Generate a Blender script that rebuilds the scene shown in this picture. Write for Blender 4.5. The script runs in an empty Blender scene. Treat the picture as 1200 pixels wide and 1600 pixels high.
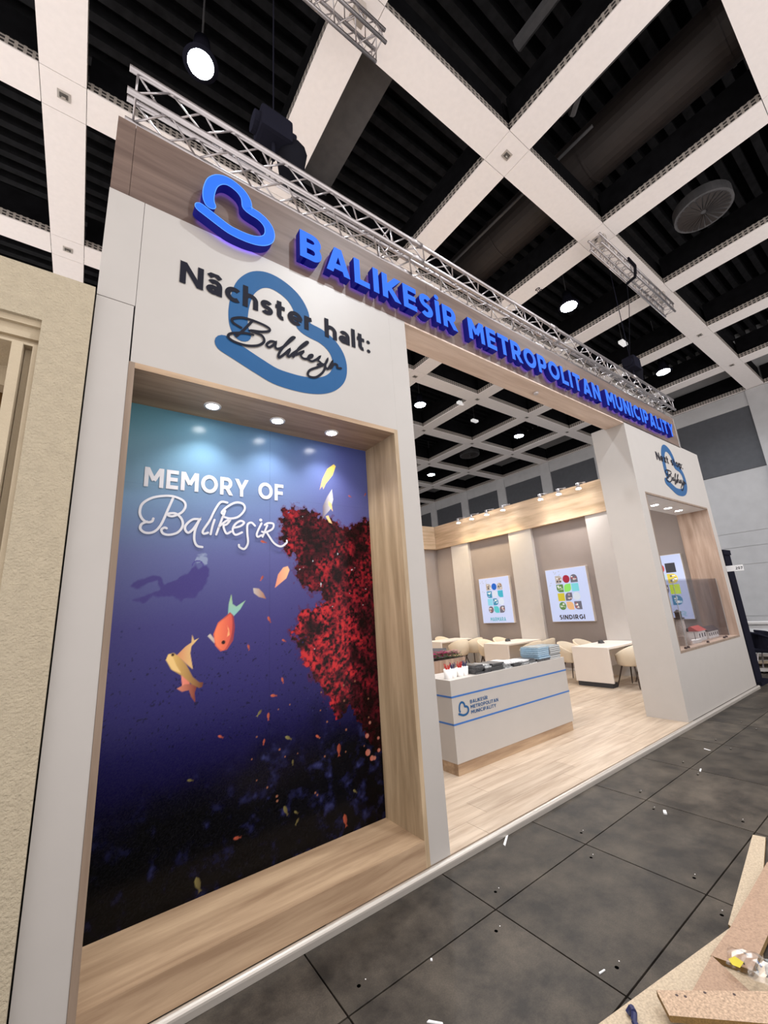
import bpy, bmesh, math, random
import numpy as np
from mathutils import Matrix, Vector
C = bpy.context.scene
COL = C.collection
GZ = 1.75            # eye height above the hall floor; heights below are given from eye level

# ------------------------------------------------------------------ camera
cam = bpy.data.cameras.new('camera'); camo = bpy.data.objects.new('camera', cam); COL.objects.link(camo)
cam.sensor_fit = 'HORIZONTAL'; cam.sensor_width = 36.0; cam.lens = 640.66 / 1200 * 36.0
cam.clip_start = 0.05; cam.clip_end = 200
RX = (0.8098, -0.5832, -0.0629); RD = (0.0884, 0.2272, -0.9698); RF = (0.5799, 0.7799, 0.2355)
rx = Vector(RX).normalized(); rf = Vector(RF); rf = (rf - rx * rf.dot(rx)).normalized(); ru = rx.cross(rf).normalized()
M = Matrix((rx, ru, -rf)).transposed().to_4x4(); M.translation = (0, 0, GZ)
camo.matrix_world = M
C.camera = camo

# ------------------------------------------------------------------ world, exposure, large lights
W = bpy.data.worlds.new('hall_surroundings'); C.world = W; W.use_nodes = True
W.node_tree.nodes['Background'].inputs[0].default_value = (1.0, 0.945, 0.915, 1)
W.node_tree.nodes['Background'].inputs[1].default_value = 1.45
C.view_settings.view_transform = 'Standard'; C.view_settings.look = 'None'
C.view_settings.gamma = 1.0; C.view_settings.use_curve_mapping = False
C.view_settings.exposure = 0.15

# ------------------------------------------------------------------ materials
def nmat(name):
    m = bpy.data.materials.new(name); m.use_nodes = True
    return m, m.node_tree, m.node_tree.nodes['Principled BSDF']
def mat(name, col, rough=0.55, metal=0.0, noise=0.04, scale=6.0, bump=0.0, bscale=60.0, spec=0.5, alpha=None):
    m, t, b = nmat(name)
    b.inputs['Roughness'].default_value = rough; b.inputs['Metallic'].default_value = metal
    b.inputs['Specular IOR Level'].default_value = spec
    g = t.nodes.new('ShaderNodeNewGeometry'); n = t.nodes.new('ShaderNodeTexNoise')
    n.inputs['Scale'].default_value = scale; n.inputs['Detail'].default_value = 4
    t.links.new(g.outputs['Position'], n.inputs['Vector'])
    r = t.nodes.new('ShaderNodeValToRGB'); e = r.color_ramp.elements
    e[0].position = .3; e[1].position = .7
    e[0].color = [max(0, c * (1 - noise)) for c in col] + [1]; e[1].color = [min(1, c * (1 + noise)) for c in col] + [1]
    t.links.new(n.outputs['Fac'], r.inputs[0]); t.links.new(r.outputs[0], b.inputs['Base Color'])
    if bump:
        n2 = t.nodes.new('ShaderNodeTexNoise'); n2.inputs['Scale'].default_value = bscale; n2.inputs['Detail'].default_value = 5
        t.links.new(g.outputs['Position'], n2.inputs['Vector'])
        bp = t.nodes.new('ShaderNodeBump'); bp.inputs['Strength'].default_value = bump; bp.inputs['Distance'].default_value = .01
        t.links.new(n2.outputs['Fac'], bp.inputs['Height']); t.links.new(bp.outputs[0], b.inputs['Normal'])
    return m
def wood(name, c0, c1, axis, rough=0.5, fine=1.0, spec=0.4):
    m, t, b = nmat(name)
    b.inputs['Roughness'].default_value = rough; b.inputs['Specular IOR Level'].default_value = spec
    g = t.nodes.new('ShaderNodeNewGeometry'); mp = t.nodes.new('ShaderNodeMapping')
    sc = [11.0 * fine] * 3; sc['xyz'.index(axis)] = 0.9 * fine
    mp.inputs['Scale'].default_value = sc
    t.links.new(g.outputs['Position'], mp.inputs['Vector'])
    n = t.nodes.new('ShaderNodeTexNoise'); n.inputs['Scale'].default_value = 1.0; n.inputs['Detail'].default_value = 8
    n.inputs['Roughness'].default_value = .62; n.inputs['Distortion'].default_value = .35
    t.links.new(mp.outputs[0], n.inputs['Vector'])
    r = t.nodes.new('ShaderNodeValToRGB'); e = r.color_ramp.elements
    e[0].position = .36; e[1].position = .66; e[0].color = (*c0, 1); e[1].color = (*c1, 1)
    t.links.new(n.outputs['Fac'], r.inputs[0]); t.links.new(r.outputs[0], b.inputs['Base Color'])
    return m
def emit(name, col, s, base=(0.8, 0.8, 0.8)):
    m, t, b = nmat(name)
    b.inputs['Base Color'].default_value = (*base, 1); b.inputs['Emission Color'].default_value = (*col, 1)
    b.inputs['Emission Strength'].default_value = s; b.inputs['Roughness'].default_value = .6; b.inputs['Specular IOR Level'].default_value = .12
    return m
def glass(name, tint=(1, 1, 1), rough=0.0, mixf=0.08):
    m = bpy.data.materials.new(name); m.use_nodes = True; t = m.node_tree
    t.nodes.remove(t.nodes['Principled BSDF']); o = t.nodes['Material Output']
    tr = t.nodes.new('ShaderNodeBsdfTransparent'); tr.inputs[0].default_value = (*tint, 1)
    gl = t.nodes.new('ShaderNodeBsdfGlossy'); gl.inputs['Roughness'].default_value = rough
    mx = t.nodes.new('ShaderNodeMixShader'); mx.inputs[0].default_value = mixf
    t.links.new(tr.outputs[0], mx.inputs[1]); t.links.new(gl.outputs[0], mx.inputs[2]); t.links.new(mx.outputs[0], o.inputs[0])
    return m
Mt = {}
Mt['white'] = mat('white_laminate', (.425, .395, .372), .42, noise=.015)
Mt['white_cool'] = mat('white_board', (.60, .575, .565), .5, noise=.015)
Mt['seam'] = mat('seam_shadow_gap', (.10, .09, .08), .8)
Mt['fascia'] = wood('grey_oak_along', (.092, .056, .043), (.160, .106, .084), 'x', .5)
Mt['oak_x'] = wood('oak_along_x', (.28, .18, .11), (.50, .355, .23), 'x', .45)
Mt['oak_y'] = wood('oak_along_y', (.36, .245, .15), (.56, .42, .28), 'y', .4)
Mt['oak_z'] = wood('oak_along_z', (.28, .20, .12), (.48, .36, .235), 'z', .45)
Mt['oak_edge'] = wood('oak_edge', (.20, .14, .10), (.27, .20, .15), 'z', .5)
Mt['pale_oak_z'] = wood('pale_oak_along_z', (.30, .205, .155), (.47, .35, .28), 'z', .45)
Mt['band'] = wood('band_oak_along_y', (.50, .36, .235), (.72, .55, .40), 'y', .45)
Mt['plank'] = [wood('floor_oak_%d' % i, tuple(c * k for c in (.36, .275, .205)), tuple(c * k for c in (.54, .44, .345)), 'x', .38, 1.3) for i, k in enumerate((.92, .97, 1.0, 1.05))]
Mt['taupe'] = mat('taupe_wall', (.33, .285, .27), .7, noise=.02)
Mt['ceil'] = mat('ceiling_panel', (.93, .87, .845), .7, noise=.02, scale=14)
Mt['lip'] = None
Mt['dark'] = mat('dark_void', (.006, .006, .007), .9, noise=.3, spec=.05)
Mt['rib'] = mat('dark_deck', (.018, .018, .020), .8, noise=.3, spec=.1)
Mt['duct'] = mat('duct_brown', (.026, .019, .017), .6, noise=.15)
Mt['ductgrey'] = mat('duct_grey', (.085, .083, .088), .6, noise=.15)
Mt['hallwall'] = mat('hall_wall_plaster', (.50, .495, .505), .8, noise=.05, scale=3)
Mt['hallpanel'] = mat('hall_dark_panel', (.075, .078, .09), .6, noise=.08)
Mt['alu'] = mat('aluminium', (.50, .47, .48), .35, 1.0, noise=.05)
Mt['alu2'] = mat('brushed_edge_trim', (.50, .46, .42), .32, .5, noise=.04)
Mt['black'] = mat('black_cloth', (.012, .012, .016), .9, spec=0.0)
Mt['blackmetal'] = mat('black_metal', (.014, .014, .022), .9, spec=0.0)
Mt['blue_face'] = emit('blue_letter_face', (.026, .175, 1.0), .90, (.004, .02, .12))
Mt['blue_side'] = emit('blue_letter_side', (.010, .010, .34), .20, (.01, .01, .12))
Mt['blue_print'] = mat('blue_print', (.018, .088, .225), .5, noise=.03, spec=.12)
Mt['blue_line'] = mat('blue_line', (.03, .13, .40), .4)
Mt['ink'] = mat('dark_ink', (.010, .010, .018), .6, spec=.1)
Mt['print_white'] = mat('print_white', (.76, .76, .78), .4)
Mt['stucco'] = mat('stucco', (.43, .365, .265), .9, noise=.06, scale=20, bump=1.0, bscale=95)
Mt['stucco_s'] = mat('painted_moulding', (.46, .38, .27), .8, noise=.05, bump=.3, bscale=80)
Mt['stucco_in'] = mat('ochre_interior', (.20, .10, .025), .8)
Mt['chair'] = mat('cream_upholstery', (.66, .56, .43), .7, noise=.03)
Mt['legs'] = mat('dark_wood_leg', (.035, .018, .012), .5)
Mt['table'] = mat('white_table', (.74, .68, .63), .4, noise=.01)
Mt['plinth'] = mat('dark_plinth', (.03, .03, .035), .6)
Mt['mdf'] = mat('chipboard', (.42, .30, .21), .85, noise=.35, scale=110)
Mt['mdf_pale'] = mat('pale_board', (.45, .365, .265), .8, noise=.2, scale=110)
Mt['mdf_brown'] = mat('brown_board', (.35, .235, .165), .85, noise=.2, scale=110)
Mt['mdf_edge'] = mat('board_edge', (.20, .12, .04), .9, noise=.3, scale=200)

def tile_material(name, k):
    m, t, b = nmat(name)
    b.inputs['Specular IOR Level'].default_value = .3
    g = t.nodes.new('ShaderNodeNewGeometry')
    n = t.nodes.new('ShaderNodeTexNoise'); n.inputs['Scale'].default_value = 3.6; n.inputs['Detail'].default_value = 10; n.inputs['Roughness'].default_value = .68
    n2 = t.nodes.new('ShaderNodeTexNoise'); n2.inputs['Scale'].default_value = 130; n2.inputs['Detail'].default_value = 6; n2.inputs['Roughness'].default_value = .8
    for q in (n, n2): t.links.new(g.outputs['Position'], q.inputs['Vector'])
    r = t.nodes.new('ShaderNodeValToRGB'); e = r.color_ramp.elements
    e[0].position = .36; e[1].position = .66
    e[0].color = (.014 * k, .0115 * k, .0095 * k, 1); e[1].color = (.074 * k, .061 * k, .048 * k, 1)
    t.links.new(n.outputs['Fac'], r.inputs[0])
    mx = t.nodes.new('ShaderNodeMix'); mx.data_type = 'RGBA'; mx.blend_type = 'OVERLAY'; mx.inputs[0].default_value = .8
    t.links.new(r.outputs[0], mx.inputs[6]); t.links.new(n2.outputs['Fac'], mx.inputs[7])
    t.links.new(mx.outputs[2], b.inputs['Base Color'])
    rr = t.nodes.new('ShaderNodeMapRange'); rr.inputs[3].default_value = .40; rr.inputs[4].default_value = .70
    t.links.new(n.outputs['Fac'], rr.inputs[0]); t.links.new(rr.outputs[0], b.inputs['Roughness'])
    bp = t.nodes.new('ShaderNodeBump'); bp.inputs['Strength'].default_value = .25; bp.inputs['Distance'].default_value = .003
    t.links.new(n2.outputs['Fac'], bp.inputs['Height']); t.links.new(bp.outputs[0], b.inputs['Normal'])
    return m
Mt['tiles'] = [tile_material('floor_tile_%d' % i, k) for i, k in enumerate((.85, 1.0, 1.15))]
Mt['ground'] = mat('dark_joint', (.012, .011, .010), .9)

def lip_material():
    # galvanised slotted angle: the slots are a fine regular pattern of 45 mm pitch
    m, t, b = nmat('slotted_angle'); b.inputs['Roughness'].default_value = .6; b.inputs['Metallic'].default_value = .2
    g = t.nodes.new('ShaderNodeNewGeometry'); s = t.nodes.new('ShaderNodeSeparateXYZ'); t.links.new(g.outputs['Position'], s.inputs[0])
    ad = t.nodes.new('ShaderNodeMath'); ad.operation = 'ADD'; t.links.new(s.outputs[0], ad.inputs[0]); t.links.new(s.outputs[1], ad.inputs[1])
    mo = t.nodes.new('ShaderNodeMath'); mo.operation = 'PINGPONG'; mo.inputs[1].default_value = .045; t.links.new(ad.outputs[0], mo.inputs[0])
    gt = t.nodes.new('ShaderNodeMath'); gt.operation = 'GREATER_THAN'; gt.inputs[1].default_value = .018; t.links.new(mo.outputs[0], gt.inputs[0])
    zz = t.nodes.new('ShaderNodeMath'); zz.operation = 'PINGPONG'; zz.inputs[1].default_value = .03
    z0 = t.nodes.new('ShaderNodeMath'); z0.operation = 'SUBTRACT'; z0.inputs[1].default_value = HC + GZ + .015; t.links.new(s.outputs[2], z0.inputs[0])
    t.links.new(z0.outputs[0], zz.inputs[0])
    g2 = t.nodes.new('ShaderNodeMath'); g2.operation = 'GREATER_THAN'; g2.inputs[1].default_value = .012; t.links.new(zz.outputs[0], g2.inputs[0])
    mu = t.nodes.new('ShaderNodeMath'); mu.operation = 'MULTIPLY'; t.links.new(gt.outputs[0], mu.inputs[0]); t.links.new(g2.outputs[0], mu.inputs[1])
    mx = t.nodes.new('ShaderNodeMix'); mx.data_type = 'RGBA'
    mx.inputs[6].default_value = (.46, .41, .37, 1); mx.inputs[7].default_value = (.04, .035, .035, 1)
    t.links.new(mu.outputs[0], mx.inputs[0]); t.links.new(mx.outputs[2], b.inputs['Base Color'])
    return m

# ------------------------------------------------------------------ mesh helpers
class MB:
    """collects shapes in world coordinates (heights from eye level) and links them as one mesh object"""
    def __init__(s, lift=GZ): s.v = []; s.f = []; s.m = []; s.lift = lift
    def add(s, vs, fs, mi=0):
        o = len(s.v); s.v += [tuple(p) for p in vs]; s.f += [tuple(i + o for i in f) for f in fs]; s.m += [mi] * len(fs); return s
    def box(s, x0, x1, y0, y1, z0, z1, mi=0, bev=0.0):
        if bev <= 0:
            vs = [(x, y, z) for x in (x0, x1) for y in (y0, y1) for z in (z0, z1)]
            return s.add(vs, [(0, 1, 3, 2), (4, 6, 7, 5), (0, 4, 5, 1), (2, 3, 7, 6), (0, 2, 6, 4), (1, 5, 7, 3)], mi)
        bm = bmesh.new(); bmesh.ops.create_cube(bm, size=1)
        bmesh.ops.scale(bm, vec=(x1 - x0, y1 - y0, z1 - z0), verts=bm.verts)
        bmesh.ops.translate(bm, vec=((x0 + x1) / 2, (y0 + y1) / 2, (z0 + z1) / 2), verts=bm.verts)
        bmesh.ops.bevel(bm, geom=bm.edges[:], offset=bev, segments=2, affect='EDGES', profile=.7)
        bm.verts.index_update()
        s.add([v.co[:] for v in bm.verts], [[v.index for v in f.verts] for f in bm.faces], mi); bm.free(); return s
    def prism(s, poly, h0, h1, axis='y', mi=0):
        """poly: 2D outline; axis 'y': (x,z) outline extruded along y; 'z': (x,y) outline along z; 'x': (y,z) along x"""
        n = len(poly)
        P = {'y': lambda a, b, h: (a, h, b), 'z': lambda a, b, h: (a, b, h), 'x': lambda a, b, h: (h, a, b)}[axis]
        vs = [P(a, b, h0) for a, b in poly] + [P(a, b, h1) for a, b in poly]
        return s.add(vs, [tuple(range(n)), tuple(range(2 * n - 1, n - 1, -1))] + [(i, i + n, (i + 1) % n + n, (i + 1) % n) for i in range(n)], mi)
    def sheet(s, poly, h, axis='y', mi=0):
        """one flat printed patch (turned so that it faces the viewer's side)"""
        A = sum(poly[i][0] * poly[(i + 1) % len(poly)][1] - poly[(i + 1) % len(poly)][0] * poly[i][1] for i in range(len(poly)))
        P = list(poly) if (A > 0) == (axis == 'y') else list(poly)[::-1]
        return s.add([(a, h, b) if axis == 'y' else (h, a, b) for a, b in P], [tuple(range(len(P)))], mi)
    def tube(s, a, b, r, r2=None, n=8, mi=0):
        a = Vector(a); b = Vector(b); r2 = r if r2 is None else r2
        d = (b - a).normalized(); u = d.orthogonal().normalized(); w = d.cross(u)
        vs = []
        for p, q in ((a, r), (b, r2)):
            for i in range(n):
                t = 2 * math.pi * i / n; vs.append(p + u * q * math.cos(t) + w * q * math.sin(t))
        return s.add(vs, [tuple(range(n - 1, -1, -1)), tuple(range(n, 2 * n))] + [(i, (i + 1) % n, (i + 1) % n + n, i + n) for i in range(n)], mi)
    def lathe(s, c, prof, n=24, mi=0, cap=True):
        """prof: (radius, height) pairs about the vertical through c"""
        vs = []; fs = []
        for r, h in prof:
            for i in range(n):
                t = 2 * math.pi * i / n; vs.append((c[0] + r * math.cos(t), c[1] + r * math.sin(t), c[2] + h))
        for k in range(len(prof) - 1):
            for i in range(n):
                j = (i + 1) % n; fs.append((k * n + i, k * n + j, (k + 1) * n + j, (k + 1) * n + i))
        if cap: fs += [tuple(range(n - 1, -1, -1)), tuple(range((len(prof) - 1) * n, len(prof) * n))]
        return s.add(vs, fs, mi)
    def poly3(s, pts, mi=0): return s.add(pts, [tuple(range(len(pts)))], mi)
    def build(s, name, mats, parent=None, smooth=False, recalc=True):
        me = bpy.data.meshes.new(name); o = bpy.data.objects.new(name, me)
        off = Vector((0, 0, -s.lift))
        if parent is not None: off = off + wloc(parent)
        me.from_pydata([(p[0] - off[0], p[1] - off[1], p[2] - off[2]) for p in s.v], [], s.f)
        for m in (mats if isinstance(mats, (list, tuple)) else [mats]): me.materials.append(m)
        if len(set(s.m)) > 1: me.polygons.foreach_set('material_index', s.m)
        if smooth: me.shade_smooth()
        if recalc:
            bm = bmesh.new(); bm.from_mesh(me); bmesh.ops.recalc_face_normals(bm, faces=bm.faces); bm.to_mesh(me); bm.free()
        COL.objects.link(o)
        if parent is not None: o.parent = parent
        return o
def wloc(o):
    v = Vector(o.location)
    while o.parent is not None: o = o.parent; v = v + Vector(o.location)
    return v
def tag(o, label=None, cat=None, group=None, kind=None):
    if label: o['label'] = label
    if cat: o['category'] = cat
    if group: o['group'] = group
    if kind: o['kind'] = kind
    return o
def empty(name, loc, label=None, cat=None, group=None, kind=None, rz=0):
    o = bpy.data.objects.new(name, None); COL.objects.link(o)
    o.location = (loc[0], loc[1], loc[2] + GZ); o.rotation_euler = (0, 0, rz); o.empty_display_size = .1
    return tag(o, label, cat, group, kind)
def struct(o, label=None, cat=None): 
    o['kind'] = 'structure'
    if label: o['label'] = label
    if cat: o['category'] = cat
    return o
def copy_tree(o, parent=None):
    c = o.copy(); COL.objects.link(c)
    if parent is not None: c.parent = parent
    for ch in list(o.children): copy_tree(ch, c)
    return c
def copyat(o, loc, parent=None):
    c = o.copy(); COL.objects.link(c); c.location = loc
    if parent is not None: c.parent = parent
    return c

# ------------------------------------------------------------------ lettering: geometric capitals drawn as strokes
def arc(cx, cy, rx_, ry_, a0, a1, n=12):
    return [(cx + rx_ * math.cos(math.radians(a0 + (a1 - a0) * i / n)), cy + ry_ * math.sin(math.radians(a0 + (a1 - a0) * i / n))) for i in range(n + 1)]
def glyph(ch, t):
    h = t / 2; T = 1 - h; G = {}
    def S(*a): return list(a)
    if ch == ' ': return .36, []
    if ch == 'A': return .86, [S((h * .9, -.1), (.43, 1.05)), S((.86 - h * .9, -.1), (.43, 1.05)), S((.2, .26), (.66, .26))]
    if ch == 'B': return .70, [S((h, 0), (h, 1)), S((h, T), (.36, T)) + arc(.38, (T + .52) / 2, .20, (T - .52) / 2, 90, -90)[1:] + S((h, .52)), S((h, .52), (.40, .52)) + arc(.41, (.52 + h) / 2, .70 - h - .41, (.52 - h) / 2, 90, -90)[1:] + S((h, h))]
    if ch == 'C': return .80, [arc(.46, .5, .46 - h, .5 - h, 48, 312, 26)]
    if ch == 'D': return .80, [S((h, 0), (h, 1)), S((h, T), (.34, T)) + arc(.36, .5, .80 - h - .36, .5 - h, 90, -90, 18)[1:] + S((h, h))]
    if ch == 'E': return .60, [S((h, 0), (h, 1)), S((h, T), (.60, T)), S((h, .51), (.56, .51)), S((h, h), (.60, h))]
    if ch == 'F': return .58, [S((h, 0), (h, 1)), S((h, T), (.58, T)), S((h, .47), (.54, .47))]
    if ch == 'G': return .84, [arc(.46, .5, .46 - h, .5 - h, 48, 330, 26) + S((.84 - h, .30), (.84 - h, .5)), S((.50, .47), (.84, .47))]
    if ch in 'Iı': return t + .0, [S((h, 0), (h, 1))]
    if ch == 'İ': return t + .0, [S((h, 0), (h, 1)), [('dot', h, 1.16, h * 1.0)]]
    if ch == 'K': return .74, [S((h, 0), (h, 1)), S((h, .34), (.74, 1.08)), S((.26, .52), (.70, -.08))]
    if ch == 'L': return .58, [S((h, 0), (h, 1)), S((h, h), (.58, h))]
    if ch == 'M': return .92, [S((h, 0), (h, 1)), S((.92 - h, 0), (.92 - h, 1)), S((h * .9, 1.05), (.46, .34)), S((.92 - h * .9, 1.05), (.46, .34))]
    if ch == 'N': return .78, [S((h, 0), (h, 1)), S((.78 - h, 0), (.78 - h, 1)), S((h * .6, 1.06), (.78 - h * .6, -.06))]
    if ch == 'O': return .92, [arc(.46, .5, .46 - h, .5 - h, 0, 360, 32)]
    if ch == 'P': return .68, [S((h, 0), (h, 1)), S((h, T), (.38, T)) + arc(.39, (T + .40) / 2, .68 - h - .39, (T - .40) / 2, 90, -90)[1:] + S((h, .40))]
    if ch == 'R': return .72, [S((h, 0), (h, 1)), S((h, T), (.38, T)) + arc(.39, (T + .43) / 2, .69 - h - .39, (T - .43) / 2, 90, -90)[1:] + S((h, .43)), S((.36, .44), (.68, -.08))]
    if ch == 'S': return .62, [arc(.31, .5 + (T - .5) / 2 + .01, .31 - h, (T - .5) / 2, 35, 270, 14) + arc(.31, (h + .5) / 2, .31 - h, (.5 - h) / 2, 80, -145, 14)]
    if ch == 'T': return .70, [S((.35, 0), (.35, 1)), S((0, T), (.70, T))]
    if ch == 'U': return .78, [S((h, 1), (h, .40)) + arc(.39, .40, .39 - h, .40 - h, 180, 360, 16)[1:] + S((.78 - h, 1))]
    if ch == 'X' : return .76, [S((.06, -.05), (.70, 1.05)), S((.70, -.05), (.06, 1.05))]
    if ch == 'Y': return .80, [S((.40, 0), (.40, .44)), S((h * .6, 1.08), (.40, .42)), S((.80 - h * .6, 1.08), (.40, .42))]
    x = .72
    if ch in 'aâ': return .56, [S((.56 - h, 0), (.56 - h, .44)) + arc(.29, .44, .27 - h, x - h - .44, 0, 150, 10)[1:], arc(.25, .22, .25 - h, .22 - h, 0, 360, 18)] + ([S((.08, .80), (.28, 1.0), (.48, .80))] if ch == 'â' else [])
    if ch == 'c': return .56, [arc(.34, x / 2, .34 - h, x / 2 - h, 50, 310, 20)]
    if ch == 'e': return .64, [arc(.33, x / 2, .33 - h, x / 2 - h, 0, 318, 22), S((h, x / 2 - .01), (.62, x / 2 - .01))]
    if ch == 'h': return .60, [S((h, 0), (h, 1.04)), S((h, .36)) + arc(.30, .40, .30 - h, x - h - .40, 180, 0, 12) + S((.60 - h, 0))]
    if ch == 'l': return t, [S((h, 0), (h, 1.04))]
    if ch == 'n': return .60, [S((h, 0), (h, x)), S((h, .36)) + arc(.30, .40, .30 - h, x - h - .40, 180, 0, 12) + S((.60 - h, 0))]
    if ch == 'o': return .68, [arc(.34, x / 2, .34 - h, x / 2 - h, 0, 360, 24)]
    if ch == 'p': return .66, [S((h, -.22), (h, x)), arc(.35, x / 2, .31 - h, x / 2 - h, 0, 360, 22)]
    if ch == 'r': return .40, [S((h, 0), (h, x)), arc(.36, .40, .36 - h, x - h - .40, 170, 95, 6)]
    if ch == 's': return .50, [arc(.25, .36 + (x - h - .36) / 2, .25 - h, (x - h - .36) / 2, 30, 260, 12) + arc(.25, (h + .36) / 2, .25 - h, (.36 - h) / 2, 80, -150, 12)]
    if ch == 't': return .42, [S((.06 + h, .94), (.06 + h, .24)) + arc(.30, .24, .24 - h, .24 - h, 180, 285, 8)[1:], S((0, x - h), (.40, x - h))]
    if ch == 'x': return .58, [S((.07, 0), (.50, x)), S((.50, 0), (.07, x))]
    if ch == ':': return t, [[('dot', h, h, h)], [('dot', h, x - h, h)]]
    if ch == '0': return .62, [arc(.31, .5, .31 - h, .5 - h, 0, 360, 24)]
    if ch == '2': return .58, [arc(.29, .70, .29 - h, .30 - h, 160, -35, 14) + S((.05, h)), S((0, h), (.58, h))]
    if ch == '7': return .58, [S((0, T), (.58, T)), S((.52, 1), (.16, -.06))]
    return .5, []
def clip(poly, lo, hi):
    for lim, sg in ((lo, 1), (hi, -1)):
        out = []
        for i in range(len(poly)):
            a = poly[i]; b = poly[(i + 1) % len(poly)]
            ia = sg * (a[1] - lim) >= 0; ib = sg * (b[1] - lim) >= 0
            if ia: out.append(a)
            if ia != ib:
                k = (lim - a[1]) / (b[1] - a[1]); out.append((a[0] + k * (b[0] - a[0]), lim))
        poly = out
        if len(poly) < 3: return []
    return poly
def ribbon(pts, w, closed=False):
    """mitred outline quads of a stroke; w is a number or a list of widths"""
    n = len(pts); P = [Vector((p[0], p[1])) for p in pts]
    ws = w if isinstance(w, (list, tuple)) else [w] * n
    if closed: P = P[:-1] if (P[0] - P[-1]).length < 1e-6 else P; n = len(P)
    L = []; R = []
    for i in range(n):
        a = P[i - 1] if (closed or i > 0) else None; b = P[(i + 1) % n] if (closed or i < n - 1) else None
        d1 = (P[i] - a).normalized() if a is not None else None; d2 = (b - P[i]).normalized() if b is not None else None
        if d1 is None: d1 = d2
        if d2 is None: d2 = d1
        n1 = Vector((-d1.y, d1.x)); n2 = Vector((-d2.y, d2.x)); m = (n1 + n2)
        m = m.normalized() if m.length > 1e-5 else n1
        k = 1 / max(.45, m.dot(n1)); L.append(P[i] + m * ws[i] / 2 * k); R.append(P[i] - m * ws[i] / 2 * k)
    q = []
    for i in range(n if closed else n - 1):
        j = (i + 1) % n; q.append([tuple(R[i]), tuple(R[j]), tuple(L[j]), tuple(L[i])])
    return q
def glyph_quads(ch, t):
    w, strokes = glyph(ch, t); qs = []
    low = -.22 if ch == 'p' else 0
    for s in strokes:
        if isinstance(s[0][0], str):
            _, x, y, r = s[0]; qs.append([(x + r * math.cos(a * math.pi / 8), y + r * math.sin(a * math.pi / 8)) for a in range(16)]); continue
        cl = len(s) > 8 and abs(s[0][0] - s[-1][0]) < 1e-6 and abs(s[0][1] - s[-1][1]) < 1e-6
        for q in ribbon(s, t, cl):
            q = clip(q, low, 1.04 if ch in 'hl' else 1.0)
            if q: qs.append(q)
    return w, qs
def text_layout(txt, t, gap):
    x = 0; out = []
    for ch in txt:
        w, qs = glyph_quads(ch, t); out.append((ch, x, w, qs)); x += w + gap
    return x - gap, out
def text_flat(name, txt, x0, x1, z0, cap, y, material, parent, t=.19, gap=.12, thick=.002, axis='y', one=True):
    """flat lettering in the plane y (axis 'y'), or in the plane x read towards -y (axis 'x': x0 is the y of its left end)"""
    W_, out = text_layout(txt, t, gap); sx = (x1 - x0) / W_
    mb = MB()
    for ch, gx, w, qs in out:
        if not one: mb = MB()
        for k, q in enumerate(qs):
            P = [(x0 + (gx + a) * sx, z0 + b * cap) for a, b in q]
            mb.sheet(P, y - thick - k * 2e-5, axis)
        if not one and qs: mb.build(name, material, parent, recalc=False)
    return mb.build(name, material, parent, recalc=False) if one else None
def smooth_curve(pts, k=5):
    P = [Vector((p[0], p[1])) for p in pts]; out = []
    for i in range(len(P) - 1):
        p0 = P[max(i - 1, 0)]; p1 = P[i]; p2 = P[i + 1]; p3 = P[min(i + 2, len(P) - 1)]
        for j in range(k):
            u = j / k
            out.append(.5 * ((2 * p1) + (p2 - p0) * u + (2 * p0 - 5 * p1 + 4 * p2 - p3) * u * u + (3 * p1 - p0 - 3 * p2 + p3) * u ** 3))
    out.append(P[-1]); return [tuple(p) for p in out]
def disc(c, r, n=16): return [(c[0] + r * math.cos(2 * math.pi * i / n), c[1] + r * math.sin(2 * math.pi * i / n)) for i in range(n)]
def stroke_polys(pts, w, k=5, taper=False, round_=True):
    c = smooth_curve(pts, k); q = ribbon(c, w)
    if round_: q += [disc(c[0], w / 2), disc(c[-1], w / 2)]
    return q
def place_polys(mb, polys, f, y, thick, axis='y', mi=0):
    for k, q in enumerate(polys): mb.sheet([f(a, b) for a, b in q], y - thick - k * 1.2e-5, axis, mi)

EMB = [(0.747, 1.958), (0.727, 2.016), (0.722, 2.113), (0.737, 2.233), (0.771, 2.348), (0.845, 2.447), (0.936, 2.492), (1.038, 2.483), (1.136, 2.432), (1.196, 2.349), (1.213, 2.262), (1.222, 2.208), (1.284, 2.186), (1.373, 2.172), (1.457, 2.13), (1.517, 2.057), (1.537, 1.962), (1.517, 1.862), (1.452, 1.781), (1.36, 1.727), (1.244, 1.697), (1.12, 1.688), (0.99, 1.696), (0.865, 1.738), (0.745, 1.785), (0.639, 1.826)]
EW = .135
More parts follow.
